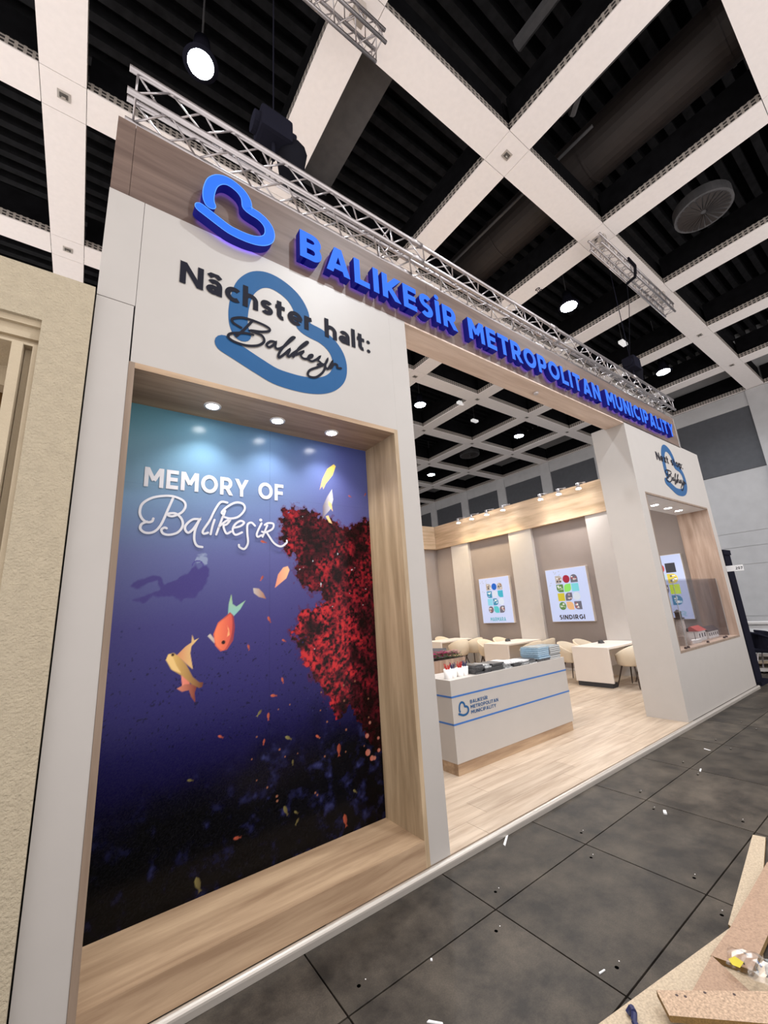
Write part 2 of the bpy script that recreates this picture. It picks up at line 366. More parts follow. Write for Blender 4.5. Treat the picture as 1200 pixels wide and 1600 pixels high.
# emblem in its own unit frame: x 0..1 across its outline, z in the same scale
EX0, EX1, EZ0, EZ1 = .639 - EW / 2, 1.537 + EW / 2, 1.688 - EW / 2, 2.492 + EW / 2
SCR = [
[(0.71, 1.913), (0.765, 1.99), (0.824, 2.088)],
[(0.741, 1.994), (0.688, 2.012), (0.684, 2.043), (0.757, 2.081), (0.862, 2.086), (0.938, 2.074), (0.944, 2.047), (0.887, 2.018), (0.807, 1.996), (0.887, 1.989), (0.907, 1.947), (0.863, 1.896), (0.779, 1.865), (0.697, 1.865), (0.657, 1.886), (0.673, 1.919), (0.742, 1.951), (0.789, 1.965), (0.826, 1.968)],
[(0.995, 1.972), (0.957, 1.966), (0.926, 1.926), (0.945, 1.912), (0.979, 1.946), (0.995, 1.972), (0.99, 1.935), (1.009, 1.921), (1.056, 1.959), (1.124, 2.044), (1.143, 2.07), (1.115, 2.052), (1.056, 1.959), (1.02, 1.889), (1.016, 1.852), (1.049, 1.882), (1.103, 1.95), (1.085, 1.897), (1.098, 1.888), (1.13, 1.928), (1.193, 1.995), (1.252, 2.062), (1.237, 2.062), (1.179, 1.99), (1.13, 1.896)],
[(1.153, 1.922), (1.214, 1.973), (1.192, 1.935), (1.213, 1.913), (1.249, 1.922), (1.285, 1.95), (1.29, 1.97), (1.264, 1.954), (1.253, 1.921), (1.285, 1.912), (1.329, 1.947), (1.355, 1.977), (1.337, 1.94), (1.363, 1.922), (1.335, 1.899)],
[(1.363, 1.922), (1.398, 1.908), (1.378, 1.849), (1.318, 1.785), (1.26, 1.773), (1.249, 1.8), (1.276, 1.838), (1.35, 1.888), (1.404, 1.933), (1.423, 1.979), (1.4, 1.916), (1.422, 1.89), (1.466, 1.972), (1.448, 1.905), (1.481, 1.953), (1.508, 1.955), (1.512, 1.93), (1.544, 1.936)]]

HC = 7.33            # underside of the ceiling grid above eye level
FLR = -1.70          # top of the stand's platform
YF = 2.54            # facade plane
XR = 9.93            # right side wall of the stand
YB = 10.43           # back wall of the stand
Mt['lip'] = lip_material()

# ================================================================== SETTING: hall
hall = MB().box(-5, 21, -3.6, 33, HC + 2.4, HC + 2.6).build('ceiling', Mt['dark']); struct(hall, 'dark corrugated hall roof behind a pale beam grid')
rib = MB().box(-6, 20, -.07, .07, HC + 2.15, HC + 2.4).build('deck_rib', Mt['rib'], hall)
rib.location = (0, -2.9, 0)
k = 0
y = -2.9
while y < 31:
    y += .33; k += 1
    copyat(rib, (0, y, 0), hall)
BX = [-4.065 + 2.985 * i for i in range(9)]      # left edges of the beams that run away from the camera's side
BY = [-3.415 + 2.985 * i for i in range(12)]
BW = .52
# one bay of beam, underside panel with upturned slotted edges
def beam_bay(xa, xb, ya, yb, name, along):
    mb = MB(); g = .004
    mb.box(xa + g, xb - g, ya + g, yb - g, HC, HC + .02)
    if along == 'x':
        for yy in (ya + g, yb - g - .012): mb.box(xa + g, xb - g, yy, yy + .012, HC + .02, HC + .16, 1)
        mb.box(xa, xb, ya + .06, yb - .06, HC + .16, HC + .75, 2)
    elif along == 'y':
        for xx in (xa + g, xb - g - .012): mb.box(xx, xx + .012, ya + g, yb - g, HC + .02, HC + .16, 1)
        mb.box(xa + .06, xb - .06, ya, yb, HC + .16, HC + .75, 2)
    else:
        mb.box(xa + .06, xb - .06, ya + .06, yb - .06, HC + .16, HC + .75, 2)
    return mb.build(name, [Mt['ceil'], Mt['lip'], Mt['dark']], hall)
bx = beam_bay(BX[0] + BW, BX[1], BY[0], BY[0] + BW, 'beam_panel', 'x')
by = beam_bay(BX[0], BX[0] + BW, BY[0] + BW, BY[1], 'beam_panel', 'y')
bj = beam_bay(BX[0], BX[0] + BW, BY[0], BY[0] + BW, 'crossing_panel', 'c')
hx = (BX[0] + BW / 2, BY[0] + BW / 2)
anch = MB()
anch.box(hx[0] - .075, hx[0] + .075, hx[1] - .06, hx[1] + .06, HC - .012, HC - .001)
anch.box(hx[0] - .05, hx[0] + .05, hx[1] - .035, hx[1] + .035, HC - .016, HC - .012, 1)
anch.tube((hx[0] - .02, hx[1], HC - .045), (hx[0] + .02, hx[1] + .01, HC - .03), .012, mi=0)
anch = anch.build('anchor_plate', [Mt['alu2'], Mt['seam']], hall)
for i, x in enumerate(BX):
    for j, y in enumerate(BY):
        dx, dy = x - BX[0], y - BY[0]
        if x < -4.1 or (x < 1 and y > 15): continue
        if i or j:
            copyat(bj, (dx, dy, 0), hall)
            if x < 19 and y < 26: copyat(anch, (dx, dy, 0), hall)
            if i < len(BX) - 1: copyat(bx, (dx, dy, 0), hall)
            if j < len(BY) - 1: copyat(by, (dx, dy, 0), hall)
text_flat('printed_number', '20', 8.6, 8.78, 0, .12, 0, Mt['ink'], None)
o = bpy.data.objects['printed_number']; o.parent = hall
for v in o.data.vertices: v.co = (8.42 - (v.co.x - 8.6), 4.42 - (v.co.z - GZ) - .02, HC + GZ - .002 + v.co.y)
XW = 19.83
wr = MB().box(XW + .14, XW + .4, -3, 33, -1.75, HC + 2.39).build('wall_right', Mt['hallwall']); struct(wr, 'far grey hall wall with dark upper panels')
for y in BY:
    if -3 < y < 27:
        MB().box(XW - .02, XW + .14, y, y + BW + .05, -1.75, HC - .02).build('pilaster', Mt['hallwall'], wr)
        MB().box(XW + .06, XW + .14, y + BW + .05, y + 2.985, 4.33, 6.72).build('dark_panel', Mt['hallpanel'], wr)
        MB().box(XW + .02, XW + .14, y + BW + .05, y + 2.985, 6.72, HC - .02).build('upper_panel', Mt['hallwall'], wr)
        for za, zb in ((2.05, 4.32), (1.51, 2.04), (.86, 1.50), (-1.0, .85), (-1.74, -1.01)):
            MB().box(XW + .08, XW + .14, y + BW + .056, y + 2.979, za, zb).build('wall_panel', Mt['hallwall'], wr)
wb = MB().box(-5, XW + .4, 32.6, 33, -1.75, HC + 2.39).build('wall_back', Mt['hallwall']); struct(wb, 'grey hall wall at the far end')
grd = MB().box(-2.0, XW, -2.4, 33, -1.95, -1.765).build('floor', [Mt['ground']]); struct(grd, 'grey composite hall floor tiles with dark joints')
random.seed(5)
TX, TY = 1.0133, .742
tile_me = []; Mt['pit'] = mat('bolt_hole', (.001, .001, .001), 1.0, spec=0.0)
for i in range(3):
    mb = MB(); mb.box(.004, TX - .004, .004, TY - .004, -1.765, -1.75, 0, .0025)
    for hx_, hy_ in ((.12, .10), (TX - .13, TY - .11)): mb.prism(disc((hx_, hy_), .010, 10), -1.7502, -1.7494, 'z', 1); mb.prism(disc((hx_ + .045, hy_ + .01), .003, 8), -1.7502, -1.7490, 'z', 2)
    tile_me.append(mb.build('floor_tile', [Mt['tiles'][i], Mt['pit'], Mt['print_white']], grd))
first = [True] * 3
for i in range(-1, 14):
    for j in range(-4, 2):
        x = .122 + TX * i; y = 1.298 + TY * j
        if j == 1 and x < 12: pass
        k = random.randrange(3)
        if first[k]: first[k] = False; tile_me[k].location = (x, y, 0)
        else: copyat(tile_me[k], (x, y, 0), grd)
rest = MB().box(14.31, XW, -2.4, 33, -1.765, -1.75).box(9.93, 14.31, 2.79, 33, -1.765, -1.75).build('floor_far', Mt['tiles'][1], grd)

# roof services
dct = MB().tube((7.5, -3, 8.6), (7.5, 30, 8.6), .5, n=28)
dct = dct.build('air_duct', Mt['duct'], smooth=False); tag(dct, 'large round brown air duct running above the ceiling grid', 'duct')
for yy in np.arange(-2, 29, 2.2):
    MB().tube((7.5, yy, 8.6), (7.5, yy + .05, 8.6), .515, n=28).build('duct_collar', Mt['duct'], dct)
d2 = MB().box(2.55, 3.25, 2.9, 30, 8.12, 8.6).build('air_duct', Mt['ductgrey']); tag(d2, 'flat grey rectangular duct above the grid beside the bright lamp', 'duct')
pp = MB().tube((6.75, 2, 8.3), (6.75, 30, 8.3), .03).build('cable_pipe', Mt['ductgrey']); tag(pp, 'thin grey conduit running beside the big round duct', 'pipe')
br = empty('roof_truss', (5.5, .8, 8.3), 'dark steel roof strut and slanting braces seen in the upper bay', 'roof truss')
for a, b, r in (((4.9, -2, 8.7), (4.9, 2.2, 8.7), .10), ((4.9, .3, 8.6), (6.2, 2.1, 8.2), .06), ((5.2, 2.0, 8.2), (6.4, .2, 8.8), .07)):
    MB().tube(a, b, r, n=6).build('strut', Mt['ductgrey'], br)
MB().box(5.75, 6.3, -2.3, 2.3, 8.5, 8.62).build('flat_girder', Mt['ductgrey'], br)
# round air diffusers
def diffuser(x, y, label):
    t = empty('air_diffuser', (x, y, HC + .1), label, 'air diffuser', 'round diffusers in the ceiling bays')
    MB().lathe((x, y, HC + .22), [(.40, .25), (.50, .20), (.50, 0), (.46, 0)], 32).build('drum', Mt['ductgrey'], t)
    mb = MB()
    for k in range(24):
        a = k * math.pi / 12; d = .035
        mb.poly3([(x + .05 * math.cos(a), y + .05 * math.sin(a), HC + .20), (x + .45 * math.cos(a), y + .45 * math.sin(a), HC + .20), (x + .45 * math.cos(a + .2), y + .45 * math.sin(a + .2), HC + .215), (x + .05 * math.cos(a + .2), y + .05 * math.sin(a + .2), HC + .215)])
    mb.build('vane_ring', Mt['duct'], t, recalc=False)
    return t
diffuser(9.65, 1.34, 'large round slotted air diffuser near the top right corner')
diffuser(9.65, 7.31, 'round air diffuser nearest the sign soffit on its left')
diffuser(15.62, 7.31, 'round air diffuser seen just under the wooden beam near the right tower')
diffuser(15.62, 13.28, 'round air diffuser in the far bays above the tables')
# high-bay lamps
Mt['lamp'] = emit('lamp_glow', (.86, .93, 1.0), 60.0)
def high_bay(x, y, z, e, label, r=.20):
    t = empty('high_bay_lamp', (x, y, z), label, 'ceiling lamp', 'high bay lamps above the grid')
    MB().lathe((x, y, z), [(r + .06, 0), (r, .06), (.12, .22), (.10, .42)], 24).build('reflector', Mt['blackmetal'], t, True)
    MB().lathe((x, y, z - .012), [(r, 0), (r, .008)], 24).build('lamp_lens', Mt['lamp'], t)
    MB().tube((x, y, z + .42), (x, y, HC + 2.3), .012).build('hanging_rod', Mt['ductgrey'], t)
    L = bpy.data.lights.new('lamp_light', 'SPOT'); L.energy = e; L.color = (.90, .95, 1.0); L.shadow_soft_size = .2
    L.spot_size = math.radians(150); L.spot_blend = .6
    lo = bpy.data.objects.new('lamp_light', L); COL.objects.link(lo); lo.parent = t; lo.location = (0, 0, -.04)
    return t
high_bay(.66, 4.30, HC - .15, 900, 'blazing white ceiling lamp over the left end of the sign', .16)
high_bay(9.65, 4.32, HC + .1, 900, 'bright ceiling lamp beyond the truss in the middle of the sign')
high_bay(15.62, 4.32, HC + .1, 700, 'bright ceiling lamp beside the black hoist at the sign end')
high_bay(9.65, 10.28, HC + .1, 600, 'bright lamp seen through the opening next to the left tower')
high_bay(15.62, 10.28, HC + .1, 600, 'bright lamp in the middle of the far grid seen through the opening')
high_bay(15.62, 16.25, HC + .1, 500, 'small distant lamp low in the opening above the spotlights')
high_bay(3.68, -1.7, HC + .1, 1300, 'ceiling lamp added over the aisle for its light, out of view')  # this lamp and the next are added outside the frame for their light
high_bay(9.65, -1.7, HC + .1, 1100, 'ceiling lamp added out of view over the aisle to the right')
Mt['dim_white'] = emit('emergency_lamp_body', (1, 1, 1), .35)
for x, y, lab in ((12.52, 4.27, 'small white oblong fixture in the bay right of the bright middle lamp'), (12.47, 10.13, 'small white oblong fixture in a dark bay seen through the opening'), (10.85, 9.35, 'small white box on the grid seen near the left tower')):
    t = empty('emergency_light', (x, y, HC + .02), lab, 'light fixture')
    MB().box(x - .16, x + .16, y - .07, y + .07, HC + .0, HC + .09, 0, .015).build('housing', Mt['dim_white'], t)
    MB().tube((x, y, HC + .09), (x, y, HC + 1.0), .008).build('hanger', Mt['ductgrey'], t)

# ------------------------------------------------------------------ trusses
def box_truss(name, label, x0, x1, y0, z0, s, bay, rc, rb, group, top=True):
    t = empty(name, (x0, y0, z0), label, 'truss', group)
    cs = [(y0, z0), (y0, z0 + s), (y0 + s, z0 + s), (y0 + s, z0)]
    for cy, cz in cs: MB().tube((x0, cy, cz), (x1, cy, cz), rc, n=10).build('chord', Mt['alu'], t, True)
    n = int(round((x1 - x0 - .1) / bay)); xs = x0 + .05
    for fi in range(4):
        (ya, za), (yb, zb) = cs[fi], cs[(fi + 1) % 4]
        a = MB().tube((xs, ya, za), (xs + bay / 2, yb, zb), rb, n=6).build('brace', Mt['alu'], t, True)
        b = MB().tube((xs + bay / 2, yb, zb), (xs + bay, ya, za), rb, n=6).build('brace', Mt['alu'], t, True)
        for k in range(1, n):
            copyat(a, (k * bay, 0, 0), t); copyat(b, (k * bay, 0, 0), t)
    for xx in list(np.arange(x0 + .06, x1, 2.6)) + [x1 - .06]:
        for fi in range(4):
            (ya, za), (yb, zb) = cs[fi], cs[(fi + 1) % 4]
            MB().tube((xx, ya, za), (xx, yb, zb), rb, n=6).build('cross_brace', Mt['alu'], t, True)
    return t
tr = box_truss('lighting_truss', 'long aluminium box truss hanging above the wooden sign board', -.06, 11.0, 3.0, 4.2, .243, .52, .025, .009, None)
for yy in (3.0, 3.243):
    for xx in (3.0, 6.0, 9.0):
        for zz in (4.2, 4.443): MB().tube((xx - .09, yy, zz), (xx + .09, yy, zz), .033, n=10).build('coupler', Mt['alu'], tr, True)
t3 = box_truss('short_truss', 'short aluminium truss under the beam above the sign middle', 7.75, 11.45, 2.62, 6.85, .22, .30, .022, .008, 'short trusses clamped under the ceiling grid')
t2 = box_truss('short_truss', 'short aluminium truss at the top edge beside the bright lamp', -1.2, 2.45, 2.62, 6.82, .22, .30, .022, .008, 'short trusses clamped under the ceiling grid')
for t, xs_ in ((t3, (8.16, 11.14)), (t2, (-.82, 2.16))):
    for x in xs_:
        MB().box(x - .05, x + .05, 2.66, 2.80, 7.07, HC - .005).build('beam_clamp', Mt['alu2'], t)
# chain hoists with cloth bags
def hoist(x, y, z, label):
    t = empty('chain_hoist', (x, y, z), label, 'hoist', 'black chain hoists on the long truss')
    MB().box(x - .17, x + .17, y - .13, y + .13, z + .22, z + .50, 0, .04).build('motor', Mt['blackmetal'], t)
    MB().tube((x - .22, y, z + .36), (x + .22, y, z + .36), .10, n=14).build('motor_drum', Mt['blackmetal'], t)
    MB().lathe((x + .22, y + .05, z - .12), [(.05, 0), (.12, .05), (.15, .30), (.17, .42)], 12).build('chain_bag', Mt['black'], t, True)
    MB().tube((x, y, z), (x, y, z + .22), .02).build('hook', Mt['blackmetal'], t)
    MB().tube((x, y, z + .56), (x, y, HC + .3), .008).build('chain', Mt['blackmetal'], t)
    mb = MB()
    for dy in (-.12, .12): mb.tube((x, y, z + .02), (x, y + dy, z - .12), .008)
    mb.build('sling', Mt['black'], t)
hoist(1.20, 3.12, 4.56, 'black chain hoist with cloth bag on the truss beside the brightest lamp')
hoist(9.35, 3.12, 4.56, 'black chain hoist with cloth bag near the right end of the truss')
cb = MB()
pts = [(8.95, 2.60, 7.1), (9.0, 2.52, 6.85), (9.12, 2.60, 6.7), (9.2, 2.8, 6.72)]
for a, b in zip(pts, pts[1:]): cb.tube(a, b, .03)
for a, b in zip([(9.2, 2.8, 6.72), (9.3, 2.9, 6.2), (9.35, 3.12, 5.12)], [(9.3, 2.9, 6.2), (9.35, 3.12, 5.12)]): cb.tube(a, b, .008)
tag(cb.build('power_cable', Mt['black']), 'black cable looped over the short truss and dropping to the hoist', 'cable')

# ================================================================== THE STAND
plat = MB().box(-.08, XR, YF + .0, YB + .08, -1.75, FLR - .012).build('stand_platform', Mt['seam']); struct(plat, 'raised light oak plank floor of the stand')
PL, PW = 1.40, .235
pm = [MB().box(.0012, PL - .0012, .001, PW - .001, FLR - .012, FLR).build('floor_plank', m, plat) for m in Mt['plank']]
used = [False] * 4; npl = 0
j = 0; y = YF + .002
while y < YB - .05:
    x = -.08 - random.random() * PL
    while x < XR:
        xa = max(x, -.08); xb = min(x + PL, XR)
        if xb - xa > .05 and not (y < 2.9 and (x + PL < 2.2 or x > 6.8)):
            k = random.choice((0, 1, 1, 2, 2, 3))
            if xb - xa < PL - .01 or y + PW > YB:
                MB().box(xa + .0012, xb - .0012, y + .001, min(y + PW, YB) - .001, FLR - .012, FLR).build('floor_plank', Mt['plank'][k], plat)
            elif not used[k]: used[k] = True; pm[k].location = (x, y, 0)
            else: copyat(pm[k], (x, y, 0), plat)
            npl += 1
        x += PL
    y += PW
ed = MB(); prof = []
for i in range(9):
    a = math.pi * i / 8 / 1.0
    prof.append((YF - .022 - .022 * math.cos(a) * -1 - .022 * 2 * 0, FLR - .022 + .026 * math.sin(a)))
prof = [(YF - .045 + .0225 - .0225 * math.cos(math.pi * i / 8), FLR - .02 + .024 * math.sin(math.pi * i / 8)) for i in range(9)]
prof = [(prof[0][0], -1.749)] + prof + [(prof[-1][0], -1.749)]
ed.prism(prof, -.3, XR + .02, 'x'); edo = ed.build('trim_1', Mt['alu2'], plat); edo['label'] = 'rounded pale metal edge strip'

# --- left tower with the recessed mural
tower = empty('left_tower', (1.1, 2.9, FLR), 'tall white tower at left with a recessed underwater mural and round blue emblem', 'display wall')
NX0, NX1, NZ0, NZ1, NY = .136, 2.05, -1.54, 1.478, 2.99       # niche inside
OX0, OX1, OZ1 = .105, 2.088, 1.515                             # outer line of the wooden frame
TT = 2.685
g = .0025
tw = MB()
tw.box(OX1, 2.278, YF, 3.5, FLR, TT)
tw.box(.112, OX1 - .0005, YF, 3.5, OZ1, TT)
tw.box(-.08, OX0, YF + .012, 3.5, FLR, TT); tw.box(OX0, OX1, 3.03, 3.5, FLR, OZ1)
tw.build('tower_body', Mt['white'], tower)
MB().box(-.082, OX0 - .001, YF, YF + .012, FLR, 1.893 - g).build('cladding_panel', Mt['white'], tower)
MB().box(-.082, .1095, YF, YF + .012, 1.893 + g, TT).build('cladding_panel', Mt['white'], tower)
fr = empty('niche_lining', (1.09, 2.75, FLR)); fr.parent = tower; fr.location = Vector((1.09, 2.75, FLR + GZ)) - Vector(tower.location)
def lin(name, m, *b): MB().box(*b).build(name, m, fr)
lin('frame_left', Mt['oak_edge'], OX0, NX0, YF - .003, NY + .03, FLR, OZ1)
lin('frame_top', Mt['oak_x'], NX0, NX1, YF - .003, NY + .03, NZ1, OZ1)
lin('frame_right', Mt['oak_z'], NX1, OX1, YF - .003, NY + .03, FLR, OZ1)
lin('niche_base', Mt['oak_x'], NX0, NX1, YF - .003, NY + .03, FLR, NZ0)
# downlights in the niche soffit
Mt['spot'] = emit('downlight_glow', (1, .97, .92), 60.0)
def downlight(x, y, z, e, label, group, r=.042, warm=(1, .96, .90), cone=110):
    t = empty('downlight', (x, y, z), label, 'downlight', group)
    MB().lathe((x, y, z - .008), [(r + .016, .008), (r + .014, 0), (r, .0)], 24, cap=False).build('trim_ring', Mt['print_white'], t, True)
    MB().lathe((x, y, z - .006), [(r, 0), (r, .005)], 24).build('lamp_lens', Mt['spot'], t)
    L = bpy.data.lights.new('lamp_light', 'SPOT'); L.energy = e; L.color = warm; L.shadow_soft_size = .04
    L.spot_size = math.radians(cone); L.spot_blend = .8
    lo = bpy.data.objects.new('lamp_light', L); COL.objects.link(lo); lo.parent = t; lo.location = (0, 0, -.015)
for x, w in ((.63, 'left of three'), (1.105, 'middle of three'), (1.575, 'right of three')):
    downlight(x, 2.78, NZ1, 42, 'round recessed spot above the mural, %s' % w, 'downlights above the mural')

# mural: a printed picture; its colours are stored per vertex of a fine grid
KM = NY / 3.03
def build_mural():
    nx, nz = 400, 640
    xs = np.linspace(NX0, NX1, nx); zs = np.linspace(NZ0, NZ1, nz)
    X, Z = np.meshgrid(xs, zs); X0 = X / KM; Z0 = Z / KM
    rng = np.random.default_rng(3)
    def vnoise(fx, fz, seed):
        r = np.random.default_rng(seed); gx = int(fx * 2.2) + 3; gz = int(fz * 3.4) + 3
        G = r.random((gz, gx)); u = (X0 - .1) * fx; v = (Z0 + 1.7) * fz
        iu = np.clip(u.astype(int), 0, gx - 2); iv = np.clip(v.astype(int), 0, gz - 2); fu = u - iu; fv = v - iv
        fu = fu * fu * (3 - 2 * fu); fv = fv * fv * (3 - 2 * fv)
        return (G[iv, iu] * (1 - fu) + G[iv, iu + 1] * fu) * (1 - fv) + (G[iv + 1, iu] * (1 - fu) + G[iv + 1, iu + 1] * fu) * fv
    def fbm(f, seed, o=4):
        s = 0; a = 1; tt = 0
        for k in range(o): s = s + a * vnoise(f * 2 ** k, f * 2 ** k, seed + k); tt += a; a *= .55
        return s / tt
    def lerp(a, b, t): return a + (b - a) * t[..., None]
    def stops(v, st):
        out = np.zeros(v.shape + (3,)); ks = [s[0] for s in st]
        for c in range(3): out[..., c] = np.interp(v, ks, [s[1][c] for s in st])
        return out
    u = (X0 - .14) / 1.94
    left = stops(Z0, [(-1.6, (.002, .001, .003)), (-1.0, (.003, .002, .016)), (-.75, (.007, .005, .05)), (-.45, (.020, .016, .115)), (0, (.048, .043, .165)), (.45, (.095, .11, .24)), (.95, (.125, .22, .31)), (1.5, (.12, .30, .37))])
    right = stops(Z0, [(-1.6, (.004, .001, .002)), (-1.0, (.003, .002, .014)), (-.6, (.012, .009, .07)), (-.2, (.030, .022, .12)), (.3, (.058, .050, .18)), (.9, (.080, .085, .24)), (1.5, (.07, .09, .28))])
    col = lerp(left, right, np.clip(u * 1.15, 0, 1))
    # dark reef rising on the right of the lower half
    reef = np.clip((-.62 - .25 * (1 - u) + .18 * (fbm(5, 11) - .5) * 2 - Z0) / .35, 0, 1)
    n1 = fbm(14, 21, 3); n2 = fbm(38, 31, 2)
    rc = stops(np.clip((n1 - .50) * 3.2, 0, 1) * (.4 + 1.1 * n2), [(0, (.001, .001, .003)), (.4, (.003, .003, .012)), (.8, (.010, .011, .045)), (1.4, (.035, .04, .13))])
    rc = rc * np.clip(.45 + u * .8, 0, 1)[..., None] * np.clip((Z0 + 1.75) / .5, .15, 1)[..., None]
    col = lerp(col, rc, reef)
    spk = (fbm(60, 55, 2) > .78) & (Z0 < -.15) & (Z0 > -.75); col[spk] *= .45
    def inside(poly):
        ins = np.zeros(X0.shape, bool); n = len(poly)
        for i in range(n):
            x1, z1 = poly[i]; x2, z2 = poly[(i + 1) % n]
            if z1 == z2: continue
            c = ((Z0 > z1) != (Z0 > z2)) & (X0 < (x2 - x1) * (Z0 - z1) / (z2 - z1) + x1); ins ^= c
        return ins
    def dist(poly):
        d = np.full(X0.shape, 9.0)
        for i in range(len(poly)):
            a = np.array(poly[i]); b = np.array(poly[(i + 1) % len(poly)]); ab = b - a
            t = np.clip(((X0 - a[0]) * ab[0] + (Z0 - a[1]) * ab[1]) / (ab @ ab + 1e-9), 0, 1)
            d = np.minimum(d, np.hypot(X0 - a[0] - t * ab[0], Z0 - a[1] - t * ab[1]))
        return np.where(inside(poly), d, -d)
    coral = [(1.233, .835), (1.399, .872), (1.573, .822), (1.695, .792), (1.819, .727), (1.956, .795), (2.2, .868), (2.2, -.237), (2.2, -1.2), (1.985, -1.035), (1.863, -.848), (1.781, -.716), (1.662, -.809), (1.598, -.594), (1.482, -.462), (1.38, -.289), (1.321, -.098), (1.396, .04), (1.552, .082), (1.6, .145), (1.454, .185), (1.326, .346), (1.349, .463), (1.258, .521), (1.211, .661)]
    d = dist(coral) + (fbm(26, 71, 4) - .5) * .13
    m = d > 0
    br_ = fbm(46, 81, 3); b2 = fbm(8, 91, 3)
    lum = np.clip((br_ - .31) * 2.5, 0, 1) * np.clip(.30 + 2.6 * (b2 - .34), .06, 1.2)
    lowp = np.clip((.25 - Z0) / .3, 0, 1)
    lum = lum * ((1 - lowp) * .62 + lowp * np.clip(1.35 - np.abs(X0 - 1.52) * 2.0, .16, 1.0))
    cc = stops(lum, [(0, (.006, .001, .002)), (.22, (.055, .004, .009)), (.5, (.22, .010, .018)), (.9, (.48, .022, .026))])
    dim = np.clip(1.0 - (Z0 - .1) * .5, .6, 1.0) * np.clip((Z0 + 1.25) / .45, .1, 1)
    cc = cc * dim[..., None]; hi = (fbm(30, 99, 2) > .92) & (Z0 > -.25); cc[hi & m] = (.42, .45, .5)
    col[m] = cc[m]
    tuft = (d > -.02) & ~m & (Z0 > -.7); col[tuft] = col[tuft] * .6 + np.array((.06, .004, .02)) * .5
    # diver and bubbles
    diver = [(.241, .254), (.277, .29), (.364, .318), (.401, .318), (.434, .264), (.497, .288), (.573, .343), (.615, .39), (.64, .372), (.665, .385), (.69, .385), (.703, .366), (.705, .313), (.671, .226), (.62, .172), (.55, .166), (.54, .150), (.52, .165), (.483, .188), (.409, .182), (.372, .192), (.322, .142), (.265, .167), (.353, .204), (.406, .231), (.395, .293), (.349, .273), (.281, .23)]
    dd = dist(diver) + (fbm(30, 13, 2) - .5) * .02; a = np.clip(dd / .012 + .5, 0, 1) * .85
    col = lerp(col, np.broadcast_to(np.array((.042, .030, .15)), col.shape), a)
    bub = np.hypot((X0 - .67) / .055, (Z0 - .425) / .035) + (fbm(40, 17, 2) - .5) * 1.6
    col = lerp(col, np.broadcast_to(np.array((.28, .34, .44)), col.shape), np.clip((1 - bub) * 1.5, 0, .55))
    ring = np.abs(np.hypot((X0 - .63) / 1, (Z0 - .385) / 1) - .035) < .004; col[ring & (Z0 > .38)] = (.06, .05, .20)
    # fish
    def paint(poly, c0, c1, gx=1.0, gz=0.0, soft=.004):
        q = dist(poly); aa = np.clip(q / soft + .5, 0, 1); P = np.array(poly); s = (X0 - P[:, 0].min()) / np.ptp(P[:, 0]) * gx + (Z0 - P[:, 1].min()) / np.ptp(P[:, 1]) * gz
        return lerp(col, lerp(np.broadcast_to(np.array(c0), col.shape), np.broadcast_to(np.array(c1), col.shape), np.clip(s, 0, 1)), aa)
    col = paint([(.841, .05), (.844, .12), (.86, .19), (.870, .119), (.897, .10), (.96, .14), (.925, .081), (.88, .035)], (.20, .42, .42), (.30, .42, .20), 0, 1)
    col = paint([(.711, -.085), (.727, -.072), (.765, -.118), (.755, -.135)], (.55, .5, .42), (.4, .3, .3))
    col = paint([(.797, -.192), (.762, -.151), (.748, -.076), (.775, -.002), (.826, .038), (.854, .065), (.879, .04), (.890, -.043), (.880, -.128), (.84, -.185)], (.68, .14, .07), (.22, .03, .05))
    col = paint(smooth_curve([(.795, -.178), (.768, -.145), (.758, -.076), (.78, -.01), (.83, .03), (.86, .05), (.872, .0), (.868, -.08), (.85, -.14), (.82, -.185), (.795, -.178)]), (.80, .20, .09), (.55, .08, .06))
    col = paint(disc((.815, -.135), .013), (.02, .01, .01), (.03, .01, .01))
    col = paint([(.838, -.10), (.845, -.06), (.838, -.03), (.850, -.05), (.855, -.09)], (.8, .35, .15), (.8, .35, .15))
    col = paint([(.529, -.188), (.576, -.141), (.613, -.117), (.615, -.069), (.628, -.105), (.655, -.095), (.614, -.14), (.608, -.184), (.628, -.285), (.58, -.24)], (.62, .25, .12), (.66, .48, .20))
    col = paint([(.56, -.31), (.60, -.33), (.62, -.39), (.57, -.385)], (.75, .25, .18), (.6, .15, .1))
    col = paint([(.539, -.389), (.586, -.369), (.632, -.376), (.656, -.394), (.645, -.43), (.652, -.49), (.625, -.45), (.610, -.408), (.57, -.412)], (.62, .22, .14), (.16, .03, .02))
    col = paint([(.468, -.208), (.480, -.176), (.510, -.172), (.541, -.197), (.588, -.253), (.63, -.333), (.67, -.369), (.695, -.374), (.690, -.401), (.671, -.405), (.624, -.374), (.565, -.316), (.5, -.269)], (.72, .46, .14), (.12, .03, .02))
    col = paint([(.468, -.21), (.478, -.182), (.500, -.18), (.53, -.25), (.56, -.30), (.51, -.275)], (.78, .52, .2), (.75, .5, .2))
    col = paint(disc((.505, -.183), .009), (.02, .01, .01), (.03, .01, .01))
    col = paint([(1.727, 1.307), (1.746, 1.291), (1.71, 1.201), (1.64, 1.112), (1.615, 1.06), (1.607, 1.09), (1.579, 1.05), (1.608, 1.151), (1.661, 1.254)], (.62, .34, .16), (.80, .62, .12))
    col = paint([(1.699, 1.069), (1.708, .977), (1.68, .888), (1.622, .826), (1.596, .785), (1.606, .909), (1.652, 1.0)], (.10, .07, .10), (.55, .55, .62))
    col = paint([(1.66, .96), (1.69, .94), (1.70, .87), (1.66, .92)], (.75, .5, .2), (.75, .5, .2))
    col = paint([(1.63, .82), (1.655, .83), (1.69, .76), (1.66, .77)], (.75, .5, .2), (.7, .4, .2))
